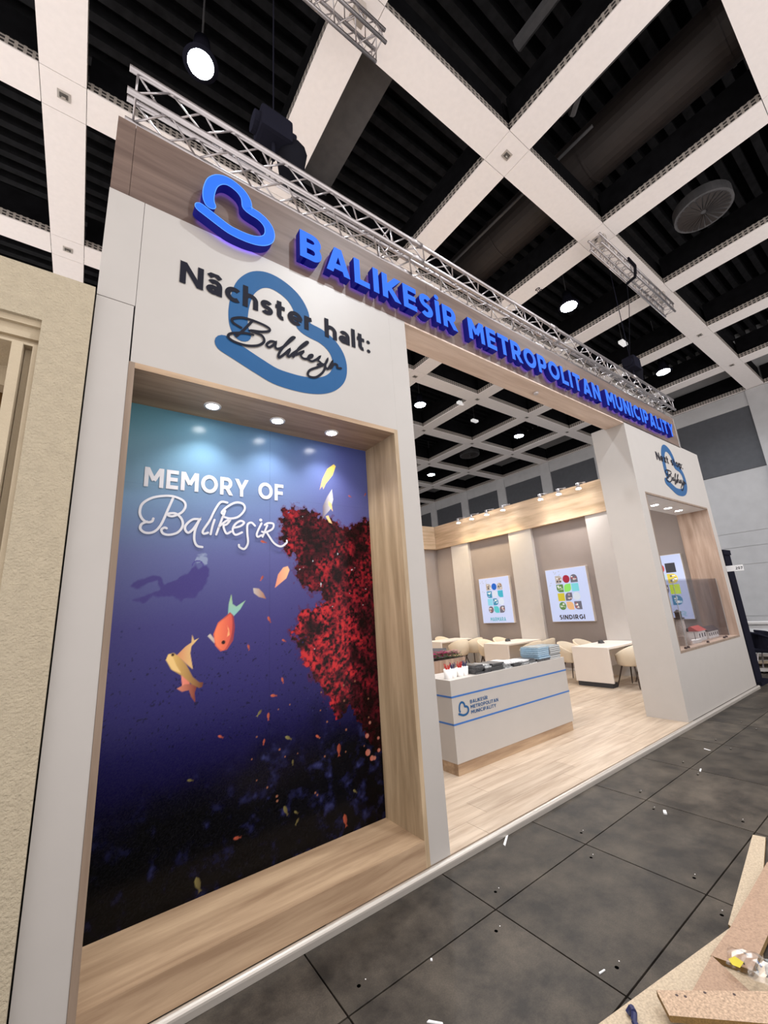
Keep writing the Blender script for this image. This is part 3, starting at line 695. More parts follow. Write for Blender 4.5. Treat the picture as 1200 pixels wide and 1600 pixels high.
    col = paint([(1.284, .391), (1.299, .361), (1.272, .297), (1.215, .253), (1.18, .225), (1.205, .326), (1.247, .38)], (.62, .22, .14), (.72, .40, .22))
    col = paint([(1.014, .228), (1.057, .223), (1.091, .189), (1.112, .147), (1.058, .162), (1.02, .191)], (.40, .36, .34), (.30, .12, .06))
    SM = [(2.048, 1.064, 6), (1.88, 1.026, 6), (1.08, .30, 7), (1.136, -.002, 8), (1.249, -.162, 6), (.988, -.182, 7), (1.238, -.437, 7), (1.278, -.826, 9), (1.683, -.991, 14), (1.509, -.866, 7), (1.069, -.625, 8), (1.133, -.658, 8), (.932, -1.328, 8), (1.256, -1.27, 11), (1.339, -1.36, 7), (1.716, -1.467, 14), (1.808, -1.304, 7), (1.102, -.813, 6), (1.311, -.989, 6), (.813, -.721, 6), (.641, -.929, 6), (1.331, -1.304, 6), (.708, -1.492, 14), (1.17, -.53, 8), (1.089, .574, 8)]
    for i, (fx, fz, s) in enumerate(SM):
        s = s * .8
        a_ = rng.uniform(-1.2, 1.2); L = s * .0037; w = L * .42; ca, sa = math.cos(a_ - 1.1), math.sin(a_ - 1.1)
        P = [(-1, 0), (-.6, .8), (.1, .9), (.7, .25), (1.15, .7), (1.05, 0), (1.2, -.6), (.7, -.25), (.1, -.9), (-.6, -.8)]
        P = [(fx + ca * p * L - sa * q * w, fz + sa * p * L + ca * q * w) for p, q in P]
        red = rng.random() < .65
        dk = .55 if fz < -.9 else .8
        col = paint(P, tuple(v * dk for v in ((.62, .13, .07) if red else (.28, .24, .09))), tuple(v * dk for v in ((.25, .05, .03) if red else (.10, .07, .03))))
    for i in range(26):
        fx, fz = rng.uniform(1.0, 2.0), rng.uniform(-1.35, -.5); s = rng.uniform(.004, .009)
        col = paint(disc((fx, fz), s, 6), (.25, .10, .05), (.2, .08, .06))
    for i in range(16):
        fx, fz = rng.uniform(1.86, 2.06), rng.uniform(-1.15, -.85); s = rng.uniform(.012, .03)
        if rng.random() < .6: col = paint(disc((fx, fz), s, 7), (.50, .13, .09), (.42, .20, .16))
    for i in range(40):
        fx, fz = rng.uniform(.2, 1.6), rng.uniform(-.7, .1); s = rng.uniform(.003, .007)
        col = paint(disc((fx, fz), s, 6), (.02, .02, .10), (.02, .02, .08))
    seam = np.abs(X0 - 1.138) < .0025; col[seam] *= .8; seam = np.abs(Z0 - .93) < .0025; col[seam] *= .93
    col = np.clip(col + (rng.random(col.shape[:2])[..., None] - .5) * .006, 0, 1)
    me = bpy.data.meshes.new('mural_print')
    N = nx * nz; co = np.empty((N, 3), np.float32)
    co[:, 0] = X.ravel(); co[:, 1] = NY - .002; co[:, 2] = Z.ravel() + GZ
    off = wloc(tower); co -= np.array(off, np.float32)
    idx = np.arange(N).reshape(nz, nx); q = np.stack([idx[:-1, :-1], idx[:-1, 1:], idx[1:, 1:], idx[1:, :-1]], -1).reshape(-1, 4)
    me.vertices.add(N); me.vertices.foreach_set('co', co.ravel()); me.loops.add(q.size); me.loops.foreach_set('vertex_index', q.ravel())
    me.polygons.add(len(q)); me.polygons.foreach_set('loop_start', np.arange(0, q.size, 4)); me.update(calc_edges=True)
    at = me.color_attributes.new('print_colour', 'FLOAT_COLOR', 'POINT')
    rgba = np.ones((N, 4), np.float32); rgba[:, :3] = col.reshape(-1, 3); at.data.foreach_set('color', rgba.ravel())
    m_, t_, b_ = nmat('underwater_print'); b_.inputs['Roughness'].default_value = .2; b_.inputs['Specular IOR Level'].default_value = .14
    a_ = t_.nodes.new('ShaderNodeVertexColor'); a_.layer_name = 'print_colour'; t_.links.new(a_.outputs[0], b_.inputs['Base Color'])
    me.materials.append(m_); o = bpy.data.objects.new('mural_print', me); COL.objects.link(o); o.parent = tower
    o['label'] = 'glossy underwater print with diver, orange fish and red coral'
    return o
mural = build_mural(); Mt['mural_white'] = mat('mural_white', (.47, .47, .51), .5, spec=.1)
lt = text_flat('mural_lettering', 'MEMORY OF', .272 * KM, 1.25 * KM, .912 * KM, .137 * KM, NY - .003, Mt['mural_white'], tower, .20, .13, one=False)
MS = [
[(0.342, 0.695), (0.335, 0.675), (0.307, 0.668), (0.278, 0.689), (0.262, 0.73), (0.272, 0.788), (0.321, 0.833), (0.386, 0.856), (0.454, 0.861), (0.516, 0.838), (0.533, 0.8), (0.512, 0.753), (0.461, 0.722), (0.43, 0.724), (0.435, 0.738), (0.477, 0.74), (0.514, 0.704), (0.521, 0.655), (0.493, 0.61), (0.443, 0.591), (0.405, 0.598), (0.394, 0.623), (0.411, 0.638), (0.424, 0.634)],
[(0.454, 0.854), (0.425, 0.764), (0.389, 0.656), (0.351, 0.606), (0.304, 0.597), (0.273, 0.619), (0.277, 0.652), (0.307, 0.671)],
[(0.632, 0.713), (0.585, 0.709), (0.546, 0.672), (0.537, 0.637), (0.558, 0.612), (0.588, 0.638), (0.613, 0.682), (0.631, 0.716), (0.613, 0.672), (0.6, 0.621), (0.6, 0.562), (0.619, 0.524), (0.653, 0.516)],
[(0.813, 0.854), (0.767, 0.853), (0.73, 0.793), (0.695, 0.708), (0.654, 0.634), (0.659, 0.611), (0.687, 0.62)],
[(0.728, 0.716), (0.715, 0.669), (0.705, 0.61)],
[(0.8, 0.789), (0.771, 0.703), (0.743, 0.61)],
[(0.791, 0.76), (0.776, 0.777), (0.817, 0.825), (0.876, 0.861), (0.928, 0.855), (0.941, 0.813), (0.899, 0.756), (0.839, 0.735), (0.789, 0.744)],
[(0.763, 0.672), (0.81, 0.715), (0.836, 0.724), (0.815, 0.691), (0.791, 0.674), (0.812, 0.622), (0.843, 0.636)],
[(0.861, 0.666), (0.911, 0.682), (0.938, 0.711), (0.91, 0.722), (0.87, 0.69), (0.856, 0.647), (0.877, 0.615), (0.924, 0.636)],
[(1.02, 0.693), (0.993, 0.715), (0.964, 0.697), (0.963, 0.633), (0.969, 0.559), (0.944, 0.513), (0.909, 0.524), (0.903, 0.541)],
[(1.07, 0.715), (1.036, 0.637), (1.042, 0.609), (1.071, 0.623)],
[(1.115, 0.702), (1.079, 0.611)],
[(1.095, 0.704), (1.123, 0.721), (1.164, 0.717), (1.156, 0.677), (1.101, 0.646), (1.074, 0.65)],
[(1.112, 0.644), (1.167, 0.568), (1.223, 0.542), (1.269, 0.571), (1.273, 0.59)]]
for grp in ((0, 1), (2,), (3,), (4,), (5, 6, 7), (8,), (9,), (10,), (11, 12, 13)):
    mb = MB()
    for i in grp: place_polys(mb, stroke_polys(MS[i], .0155), lambda a, b: (a * KM, b * KM), NY - .003 - .0006 * i, .002)
    mb.build('script_letter', Mt['mural_white'], tower, recalc=False)
mb = MB(); place_polys(mb, [disc((1.066, .742), .012)], lambda a, b: (a * KM, b * KM), NY - .003, .002)
mb.build('letter_dot', Mt['mural_white'], tower, recalc=False)
# emblem and headline printed on a tower
def headline(parent, f, y, txt, x0, x1, z0, cap, dz=0.0):
    mb = MB(); place_polys(mb, stroke_polys(EMB, EW, 5), f, y - .0005, .001); mb.build('emblem', Mt['blue_print'], parent, recalc=False)
    W_, out = text_layout(txt, .20, .10); sx = (x1 - x0) / W_
    for ch, gx, w, qs in out:
        mb = MB()
        for k, q in enumerate(qs): mb.sheet([f(x0 + (gx + a) * sx, z0 + b * cap) for a, b in q], y - .005 - k * 2e-5, 'y')
        if qs: mb.build('headline_letter', Mt['ink'], parent, recalc=False)
    mb = MB()
    for s in SCR: place_polys(mb, stroke_polys(s, .0185), lambda a, b: f(a, b - dz), y - .0065, .0015)
    mb.build('script_lettering', Mt['ink'], parent, recalc=False)
headline(tower, lambda a, b: (a, b), YF, 'Nâchster halt:', .339, 1.852, 2.182, .171)

# --- right tower with the showcase window
rt = empty('right_tower', (8.33, 2.8, FLR), 'white tower at right with a glazed showcase window and small blue emblem', 'display wall')
WX0, WX1, WZ0, WZ1 = 6.99, 9.70, -.815, 1.53
RD_ = 3.065
tb = MB().box(6.742, WX0 - .02, YF, RD_, FLR, 2.70).box(WX1 + .02, XR, YF, RD_, FLR, 2.70)
tb.box(WX0 - .02, WX1 + .02, YF, RD_, FLR, WZ0 - .03).box(WX0 - .02, WX1 + .02, YF, RD_, WZ1 + .03, 2.70)
tb.build('tower_body', Mt['white'], rt)
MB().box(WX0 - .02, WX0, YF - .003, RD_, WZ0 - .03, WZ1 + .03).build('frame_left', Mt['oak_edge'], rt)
MB().box(WX1, WX1 + .02, YF - .003, RD_, WZ0 - .03, WZ1 + .03).build('frame_right', Mt['pale_oak_z'], rt)
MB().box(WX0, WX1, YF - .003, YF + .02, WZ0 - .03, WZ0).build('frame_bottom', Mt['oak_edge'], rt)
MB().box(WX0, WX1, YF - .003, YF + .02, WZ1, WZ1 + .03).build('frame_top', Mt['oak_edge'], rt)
MB().box(WX0, WX1, YF + .02, RD_, WZ1, WZ1 + .03).build('showcase_soffit', Mt['print_white'], rt)
MB().box(WX0, WX1, YF + .02, RD_, WZ0 - .03, WZ0).build('display_board', Mt['pale_oak_z'], rt)
for x, w in ((8.08, 'leftmost of three'), (8.66, 'middle of three'), (9.16, 'rightmost of three')):
    downlight(x, 2.84, WZ1, 34, 'recessed spot in the showcase ceiling, %s' % w, 'downlights in the showcase', .06)
gx = (EX0 + EX1) / 2; gz = (EZ0 + EZ1) / 2
ex_ = (7.954 - .02, 8.845); ez_ = (1.655, 2.605)
def rf_(a, b):
    return (8.40 + (a - gx) * 1.0, 2.125 + (b - gz) * 1.0)
headline(rt, rf_, YF, 'Next stop:', .44, 1.60, 2.19, .150, .03)
# things in the showcase
vit = empty('acrylic_case', (8.65, 2.83, WZ0), 'clear acrylic display case standing in the showcase over the models', 'display case')
Mt['acryl'] = glass('acrylic', (.86, .86, .88), .02, .06)
Mt['acryl_edge'] = mat('acrylic_edge', (.30, .30, .30), .3)
CX0, CX1, CY0, CY1, CZ = 7.62, 9.66, 2.67, 2.99, .215
for nm, b in (('front_pane', (CX0, CX1, CY0, CY0 + .005, WZ0, CZ)), ('back_pane', (CX0, CX1, CY1, CY1 + .005, WZ0, CZ)), ('side_pane', (CX0, CX0 + .005, CY0 + .005, CY1, WZ0, CZ)), ('side_pane', (CX1 - .005, CX1, CY0 + .005, CY1, WZ0, CZ))):
    MB().box(*b).build(nm, Mt['acryl'], vit)
for xx in (CX0, CX1): MB().box(xx - .006, xx + .002, CY0 - .005, CY0 + .002, WZ0, CZ).build('edge_bead', Mt['acryl_edge'], vit)
Mt['stone'] = mat('model_stone', (.50, .42, .36), .8, noise=.15, scale=60); Mt['roofred'] = mat('model_red_roof', (.38, .06, .05), .7)
Mt['modelwhite'] = mat('model_white', (.75, .72, .68), .6); Mt['modeldark'] = mat('model_dark', (.05, .03, .03), .7)
lh = empty('lighthouse_model', (7.86, 2.78, WZ0), 'small stone lighthouse model with a dark lantern in the display case', 'model')
MB().lathe((7.86, 2.78, WZ0), [(.085, 0), (.075, .10), (.055, .40)], 16).build('tower', Mt['stone'], lh, True)
MB().lathe((7.86, 2.78, WZ0 + .40), [(.075, 0), (.075, .02), (.045, .025), (.045, .10), (.06, .105), (.0, .15)], 16).build('lantern', Mt['modeldark'], lh)
MB().box(7.845, 7.875, 2.69, 2.71, WZ0 + .2, WZ0 + .25).build('window', Mt['modeldark'], lh)
MB().box(7.72, 7.80, 2.72, 2.84, WZ0, WZ0 + .14).build('annex', Mt['stone'], lh)
def model_house(x0, x1, y0, y1, h, rm, label):
    t = empty('house_model', ((x0 + x1) / 2, (y0 + y1) / 2, WZ0), label, 'model', 'miniature houses in the display case')
    MB().box(x0, x1, y0, y1, WZ0, WZ0 + h).build('walls', Mt['modelwhite'], t)
    ym = (y0 + y1) / 2
    MB().prism([(y0 - .02, WZ0 + h), (y1 + .02, WZ0 + h), (ym, WZ0 + h + .08)], x0 - .02, x1 + .02, 'x').build('roof', rm, t)
    n = max(2, int((x1 - x0) / .1))
    for i in range(n):
        xx = x0 + (i + .5) * (x1 - x0) / n; MB().box(xx - .018, xx + .018, y0 - .004, y0, WZ0 + h * .35, WZ0 + h * .75).build('window', Mt['modeldark'], t)
model_house(8.45, 8.80, 2.76, 2.94, .16, Mt['roofred'], 'miniature house with a red pitched roof in the display case')
model_house(8.92, 9.42, 2.76, 2.92, .12, Mt['modeldark'], 'long miniature house with a dark roof in the display case')
bt = empty('boat_model', (8.22, 2.73, WZ0), 'small white boat model in front of the miniature houses', 'model')
hull = MB()
P0 = [(8.05, 2.73), (8.15, 2.69), (8.34, 2.70), (8.36, 2.73), (8.34, 2.76), (8.15, 2.77)]
hull.add([(a, b, WZ0) for a, b in P0] + [(8.20 + (a - 8.20) * 1.15, 2.73 + (b - 2.73) * 1.2, WZ0 + .05) for a, b in P0], [(5, 4, 3, 2, 1, 0), (6, 7, 8, 9, 10, 11)] + [(i, (i + 1) % 6, (i + 1) % 6 + 6, i + 6) for i in range(6)])
hull.build('hull', Mt['modelwhite'], bt); MB().tube((8.2, 2.73, WZ0 + .05), (8.2, 2.73, WZ0 + .17), .004).build('mast', Mt['modeldark'], bt)
for i, (x, y) in enumerate(((7.30, 2.58), (7.42, 2.585), (8.25, 2.585), (9.05, 2.585), (9.22, 2.60))):
    lab = ('black knob at the lower left corner of the showcase', 'black knob second from the left in the showcase', 'black knob in the middle of the showcase edge', 'black knob left of the last one in the showcase', 'black knob nearest the right end of the showcase')[i]
    tag(MB().lathe((x, y, WZ0), [(.02, 0), (.02, .02), (.012, .03)], 12).build('knob', Mt['modeldark']), lab, 'knob', 'black knobs on the showcase board')

# --- wooden sign board across the facade
sb = empty('sign_board', (4.5, YF, TT), 'long grey-brown wooden sign board across the top of the stand', 'sign board')
FX1 = 9.04; FT = 3.29
for i, (a, b) in enumerate(((-.08, .02), (.0225, 2.62), (2.6225, 5.22), (5.2225, 7.82), (7.8225, FX1))):
    MB().box(a, b, YF, YF + .02, TT, FT).build('wood_panel', Mt['fascia'], sb)
MB().box(-.08, FX1, YF + .02, 2.83, TT + .002, FT - .003).build('board_body', Mt['fascia'], sb)
MB().box(2.28, 6.742, YF + .001, 2.832, TT - .018, TT).build('soffit_panel', wood('soffit_oak', (.55, .42, .345), (.72, .59, .51), 'x', .5), sb)
MB().box(FX1, FX1 + .012, YF, 2.83, TT, FT).build('lit_end_edge', Mt['white_cool'], sb)  # pale colour stands in for the light on the board's end edge
for x in (4.6,):
    tag(MB().lathe((x, 2.68, TT - .045), [(.03, 0), (.035, .02), (.02, .027)], 14).build('soffit_sensor', Mt['alu']), 'tiny round metal fitting under the wooden soffit', 'fitting')
# blue illuminated emblem, halo-lit from its back
Mt['halo'] = emit('halo_light', (.22, .12, 1.0), 3.0, (.02, .02, .1))
FY = 2.45
def blue_solid(name, polys, f, parent):
    mb = MB()
    for k, q in enumerate(polys):
        P = [f(a, b) for a, b in q]; n = len(P)
        mb.add([(a, FY - k * 2e-5, b) for a, b in P], [tuple(range(n))], 0)
        mb.add([(a, FY, b) for a, b in P] + [(a, YF - .016, b) for a, b in P], [(i, (i + 1) % n, (i + 1) % n + n, i + n) for i in range(n)], 1)
    for k, q in enumerate(polys):
        P = [f(a, b) for a, b in q]; mb.add([(a, YF - .016 + k * 2e-5, b) for a, b in P], [tuple(range(len(P)))[::-1]], 2)
    return mb.build(name, [Mt['blue_face'], Mt['blue_side'], Mt['halo']], parent, recalc=False)
KF = FY / 2.45
ebx0, ebx1, ebz0, ebz1 = .392 * KF, .952 * KF, 2.655 * KF, 3.150 * KF
em = empty('illuminated_emblem', (.68, FY, 2.7), 'large glowing blue heart shaped emblem at the left of the sign', 'sign emblem')
def fe(a, b): return (ebx0 + (a - EX0) / (EX1 - EX0) * (ebx1 - ebx0), ebz0 + (b - EZ0) / (EZ1 - EZ0) * (ebz1 - ebz0))
def strip_solid(pts, w, f):
    c = smooth_curve(pts, 6); q = ribbon(c, w)
    L = [t[3] for t in q] + [q[-1][2]]; R = [t[0] for t in q] + [q[-1][1]]
    def cap(p, d):
        a0 = math.atan2(d[1], d[0]); return [(p[0] + w / 2 * math.cos(a0 + a), p[1] + w / 2 * math.sin(a0 + a)) for a in np.linspace(math.pi / 2, -math.pi / 2, 9)[1:-1]]
    d1 = (c[-1][0] - c[-2][0], c[-1][1] - c[-2][1]); d0 = (c[0][0] - c[1][0], c[0][1] - c[1][1])
    return L, R, cap(c[-1], d1), cap(c[0], d0), q
def outline_solid(name, pts, w, f, parent):
    L, R, c1, c0, q = strip_solid(pts, w, f)
    mb = MB()
    for t in q: mb.add([(f(*p)[0], FY, f(*p)[1]) for p in t], [(0, 1, 2, 3)], 0)
    for p, cc, e in ((R[-1], c1, L[-1]), (L[0], c0, R[0])):
        P = [p] + list(cc[::-1] if p is R[-1] else cc[::-1]) + [e]
        P = [f(*v) for v in P]; n = len(P); mb.add([(a, FY, b) for a, b in P], [tuple(range(n))], 0)
    loop = L + c1 + R[::-1] + c0; P = [f(*v) for v in loop]; n = len(P)
    mb.add([(a, FY, b) for a, b in P] + [(a, YF - .016, b) for a, b in P], [(i, (i + 1) % n, (i + 1) % n + n, i + n) for i in range(n)], 1)
    for t in q: mb.add([(f(*p)[0], YF - .016, f(*p)[1]) for p in t], [(3, 2, 1, 0)], 3)
    # thin lighter rim
    rim = [(f(*v)) for v in loop]; rq = ribbon(rim + [rim[0]], .005, True)
    for t in rq: mb.add([(a, FY - .001, b) for a, b in t], [(0, 1, 2, 3)], 2)
    return mb.build(name, [Mt['blue_face'], Mt['blue_side'], Mt['blue_rim'], Mt['halo']], parent, recalc=False)
Mt['blue_rim'] = emit('blue_letter_rim', (.10, .32, 1.0), 1.1, (.02, .06, .3))
outline_solid('emblem_body', EMB, EW * 1.02, fe, em)
TXT = 'BALIKESİR METROPOLITAN MUNICIPALITY'
Wt, out = text_layout(TXT, .218, .150)
lx0, lx1, lz, lh_ = 1.162, 8.60, 2.770, .260
sx = (lx1 - lx0) / Wt
sign = empty('sign_lettering', (4.9, FY, lz), 'glowing blue raised letters BALIKESİR METROPOLITAN MUNICIPALITY on the wooden board', 'sign lettering')
for ch, gx_, w, qs in out:
    if qs: blue_solid('letter_' + {'İ': 'i'}.get(ch, ch.lower()), qs, lambda a, b: (lx0 + (gx_ + a) * sx, lz + b * lh_), sign)

# --- walls of the stand
wallr = MB().box(XR, XR + .08, RD_, YB + .08, FLR, 1.963).build('wall_stand_right', Mt['taupe']); struct(wallr, 'taupe side wall of the stand with white pilasters and lightbox posters')
wallb = MB().box(-.08, XR, YB, YB + .08, FLR, 1.963).build('wall_stand_back', Mt['taupe']); struct(wallb, 'taupe back wall of the stand')
walll = MB().box(-.16, -.08, 3.5, YB + .08, FLR, 1.963).build('wall_stand_left', Mt['taupe']); struct(walll, 'taupe left wall of the stand')
bandr = MB().box(9.79, XR + .08, RD_ + .01, YB + .08, 1.965, 2.755).build('wood_band', Mt['band']); tag(bandr, 'oak band along the top of the stand side wall', 'wood band')
bandb = MB().box(-.16, 9.785, YB - .14, YB + .08, 1.965, 2.755).build('wood_band', wood('band_oak_along_x', (.50, .36, .235), (.72, .55, .40), 'x', .45)); tag(bandb, 'oak band on the back wall left of the corner', 'wood band')
for y0 in (8.88, 6.56, 4.26):
    MB().box(XR - .10, XR, y0, y0 + .74, FLR, 1.965).build('pilaster', Mt['white_cool'], wallr)
for y0 in (8.6, 6.2, 3.8, 1.4):
    MB().box(y0 - .4, y0 + .35, YB - .10, YB, FLR, 1.965).build('pilaster', Mt['white_cool'], wallb)
MB().box(XR - .012, XR, RD_, YB, FLR, FLR + .06).build('baseboard_right', Mt['white_cool'], wallr)

# lightbox posters on the side wall
Mt['lightbox'] = emit('lightbox_face', (.50, .63, 1.0), .60, (.32, .32, .36))
def pcol(n, c): 
    if n not in Mt: Mt[n] = emit(n, c, .35, tuple(v * .8 for v in c))
    return Mt[n]
def tile_shape(kind, y, z, w, h):
    """y to the left in the picture; corner styles like leaf, circle, square"""
    r = w * .48; P = []
    corners = {'sq': (0, 0, 0, 0), 'ci': (1, 1, 1, 1), 'leafa': (1, 0, 1, 0), 'leafb': (0, 1, 0, 1), 'd': (0, 1, 1, 0), 'g': (1, 0, 0, 0), 'j': (0, 0, 1, 1)}[kind]
    for (cy, cz, a0), rd in zip(((-1, -1, 180), (1, -1, 270), (1, 1, 0), (-1, 1, 90)), corners):
        if rd: P += [(y + (cy * w / 2 - cy * r) + r * math.cos(math.radians(a0 + k * 15)), z + (cz * h / 2 - cz * r * h / w) + r * h / w * math.sin(math.radians(a0 + k * 15))) for k in range(7)]
        else: P.append((y + cy * w / 2, z + cz * h / 2))
    return P
def poster(y0, y1, label, tiles, word, wcol, wspan=(.24, .84), leaves=True):
    t = empty('lightbox_poster', (XR - .05, (y0 + y1) / 2, -.53), label, 'poster', 'lit lightbox posters on the side wall')
    Z0_, Z1_ = -.53, .777; xf = XR - .10
    MB().box(xf + .004, XR, y0, y1, Z0_, Z1_, 0, .004).build('box_frame', Mt['table'], t)
    MB().box(xf, xf + .004, y0 + .008, y1 - .008, Z0_ + .008, Z1_ - .008).build('lit_face', Mt['lightbox'], t)
    w = y1 - y0; ts = .183; gp = .203
    cy0 = y1 - w * .32; cz0 = Z1_ - .27
    rnd = random.Random(hash(word) % 7 + 3)
    for i, (kind, c) in enumerate(tiles):
        r_, c_ = divmod(i, 3); yy = cy0 - c_ * gp; zz = cz0 - r_ * .218
        if kind is None: continue
        P = tile_shape(kind, 0, 0, ts, ts * 1.06); P = [(yy - a, zz + b) for a, b in P]
        if isinstance(c, tuple):
            MB().prism(P, xf - .002, xf, 'x').build('print_tile', pcol('tile_%02d%02d%02d' % tuple(int(v * 99) for v in c), c), t)
        else:
            # small photograph: patches of its main colours
            pal = {'town': ((.45, .42, .40), (.08, .08, .10), (.75, .75, .78), (.30, .18, .12)), 'green': ((.12, .25, .08), (.35, .5, .3), (.7, .75, .7)), 'sea': ((.05, .25, .45), (.5, .7, .8), (.85, .9, .9)), 'photo': ((.15, .15, .2), (.55, .5, .5), (.8, .75, .75), (.35, .1, .12)), 'yellow': ((.75, .62, .1), (.2, .2, .2), (.85, .85, .8))}[c]
            o_ = MB().prism(P, xf - .002, xf, 'x').build('print_photo', pcol(c + '_0', pal[0]), t)
            for k in range(7):
                pa = yy + rnd.uniform(-.055, .055); pb = zz + rnd.uniform(-.055, .055); sw = rnd.uniform(.015, .03); sh = rnd.uniform(.008, .025)
                MB().box(xf - .0025 - .0001 * k, xf - .0018, pa - sw, pa + sw, pb - sh, pb + sh).build('photo_patch', pcol(c + '_%d' % (1 + k % (len(pal) - 1)), pal[1 + k % (len(pal) - 1)]), o_)
    if word:
        W2, o2 = text_layout(word, .22, .16); ya = y1 - w * wspan[0]; yb = y1 - w * wspan[1]; sy = (ya - yb) / W2
        mb = MB()
        for ch, gx2, w2, qs in o2:
            for k, q in enumerate(qs): mb.sheet([(ya - (gx2 + a) * sy, Z0_ + .055 + b * .11) for a, b in q], xf - .001 - k * 2e-5, 'x')
        mb.build('poster_lettering', wcol, t, recalc=False)
    if leaves:
        mb = MB()
        for k in range(14):
            a = rnd.uniform(0, math.pi); py = y1 - .05 - rnd.uniform(0, .36) ; pz = Z1_ - .06 - rnd.uniform(0, .42)
            if (y1 - py) > .22 and (Z1_ - pz) > .17: continue
            d = .035; ca, sa = math.cos(a), math.sin(a)
            mb.prism([(py - d * ca, pz - d * sa), (py + .008 * sa, pz - .008 * ca), (py + d * ca, pz + d * sa), (py - .008 * sa, pz + .008 * ca)], xf - .001, xf, 'x')
        mb.build('leaf_print', pcol('leaf_grey', (.38, .42, .48)), t)
    return t
BLK = mat('poster_black', (.03, .02, .03), .5); AQ = pcol('poster_aqua_text', (.12, .42, .55))
poster(7.485, 8.595, 'lit white poster reading MARMARA with blue tiles', [('d', 'town'), ('ci', (.02, .12, .55)), ('j', 'town'), ('g', 'sea'), ('ci', (.6, .68, .85)), ('g', (.06, .42, .60)), ('sq', (.25, .62, .82)), ('d', 'sea'), ('ci', (.62, .72, .88)), ('ci', 'photo'), ('leafa', (.10, .55, .62)), ('leafb', 'photo')], 'MARMARA', AQ, (.26, .76))
poster(5.205, 6.305, 'lit white poster reading SINDIRGI with green and red tiles', [('d', 'town'), ('ci', (.35, .03, .06)), ('j', 'photo'), ('g', 'green'), ('leafb', (.28, .75, .15)), ('sq', (.20, .65, .75)), ('sq', (.60, .52, .05)), ('leafb', 'photo'), ('ci', (.62, .70, .82)), ('ci', 'green'), ('leafa', (.78, .48, .25)), ('g', 'photo')], 'SINDIRGI', BLK, (.20, .80))
poster(3.20, 4.13, 'lit poster with yellow and lime tiles seen through the showcase glass', [('d', 'town'), ('ci', (.6, .1, .1)), ('sq', (.06, .06, .07)), ('g', 'green'), ('leafb', (.5, .7, .8)), ('d', 'yellow'), ('sq', (.2, .6, .8)), ('leafb', 'photo'), ('sq', (.62, .85, .06)), ('ci', 'green'), ('leafa', (.5, .7, .8)), ('d', 'sea')], 'EDİR', pcol('poster_pale_text', (.35, .55, .72)), (.3, .88), False)

# track spots on arms over the wood band
def track_spot(x, y, z, label, warm, e, ax=(-.3, 0)):
    t = empty('arm_spotlight', (9.79, y, 2.72), label, 'spotlight', 'arm spotlights on the wood band')
    MB().box(9.76, 9.80, y - .03, y + .03, 2.755, 2.79).build('clamp', Mt['alu'], t)
    MB().tube((9.79, y, 2.775), (x, y, z + .14), .008).build('arm', Mt['alu'], t)
    MB().tube((x, y, z + .14), (x + .03, y, z + .01), .035, .055, 14).build('lamp_head', Mt['alu'], t, True)
    MB().lathe((x + .03, y, z - .006), [(.058, 0), (.058, .008)], 14).build('lamp_lens', Mt['spot_hot'], t)
    L = bpy.data.lights.new('lamp_light', 'SPOT'); L.energy = e; L.color = warm; L.shadow_soft_size = .05
    L.spot_size = math.radians(125); L.spot_blend = .7
    lo = bpy.data.objects.new('lamp_light', L); COL.objects.link(lo); lo.parent = t
    lo.location = (x + .03 - 9.79, 0, z - .03 - 2.72); lo.rotation_euler = (0, math.radians(16), 0)
Mt['spot_hot'] = emit('spotlight_glow', (1, .95, .84), 70.0)
for i, y in enumerate((8.83, 8.27, 7.68, 7.09)):
    track_spot(9.44, y, 2.575, 'arm spotlight %s in the left cluster over the wood band' % ('furthest left', 'second from left', 'third from left', 'rightmost')[i], (1, .78, .48), 55)
for i, y in enumerate((5.88, 5.36, 4.84)):
    track_spot(9.44, y, 2.575, 'arm spotlight %s of the right cluster over the wood band' % ('leftmost', 'middle', 'rightmost')[i], (1, .90, .82), 50)
for i, x in enumerate((8.4, 6.0, 3.6)):
    t = empty('arm_spotlight', (x, YB - .14, 2.72), 'arm spotlight on the back wall band, hidden by the left tower', 'spotlight', 'arm spotlights on the back wall band')
    MB().tube((x, YB - .14, 2.775), (x, YB - .45, 2.72), .008).build('arm', Mt['alu'], t)
    MB().tube((x, YB - .45, 2.72), (x, YB - .43, 2.59), .035, .055, 14).build('lamp_head', Mt['alu'], t)
    L = bpy.data.lights.new('lamp_light', 'SPOT'); L.energy = 130; L.color = (1, .80, .55); L.shadow_soft_size = .05; L.spot_size = math.radians(140); L.spot_blend = .7
    lo = bpy.data.objects.new('lamp_light', L); COL.objects.link(lo); lo.parent = t; lo.location = (0, -.29, -.16)
# unseen spots added behind the sign board to light the counter area
for i, x in enumerate((2.9, 3.9, 4.9)):
    t = empty('arm_spotlight', (x, 2.83, FT), 'spotlight added behind the sign board to light the counter, hidden from the aisle', 'spotlight', 'added spotlights behind the sign board')
    MB().tube((x, 2.83, FT - .02), (x, 3.15, FT - .06), .008).build('arm', Mt['alu'], t)
    MB().tube((x, 3.15, FT - .03), (x, 3.17, FT - .16), .035, .055, 14).build('lamp_head', Mt['alu'], t)
    L = bpy.data.lights.new('lamp_light', 'SPOT'); L.energy = 200; L.color = (1, .93, .86); L.shadow_soft_size = .05; L.spot_size = math.radians(125); L.spot_blend = .7
    lo = bpy.data.objects.new('lamp_light', L); COL.objects.link(lo); lo.parent = t; lo.location = (0, .34, -.20)

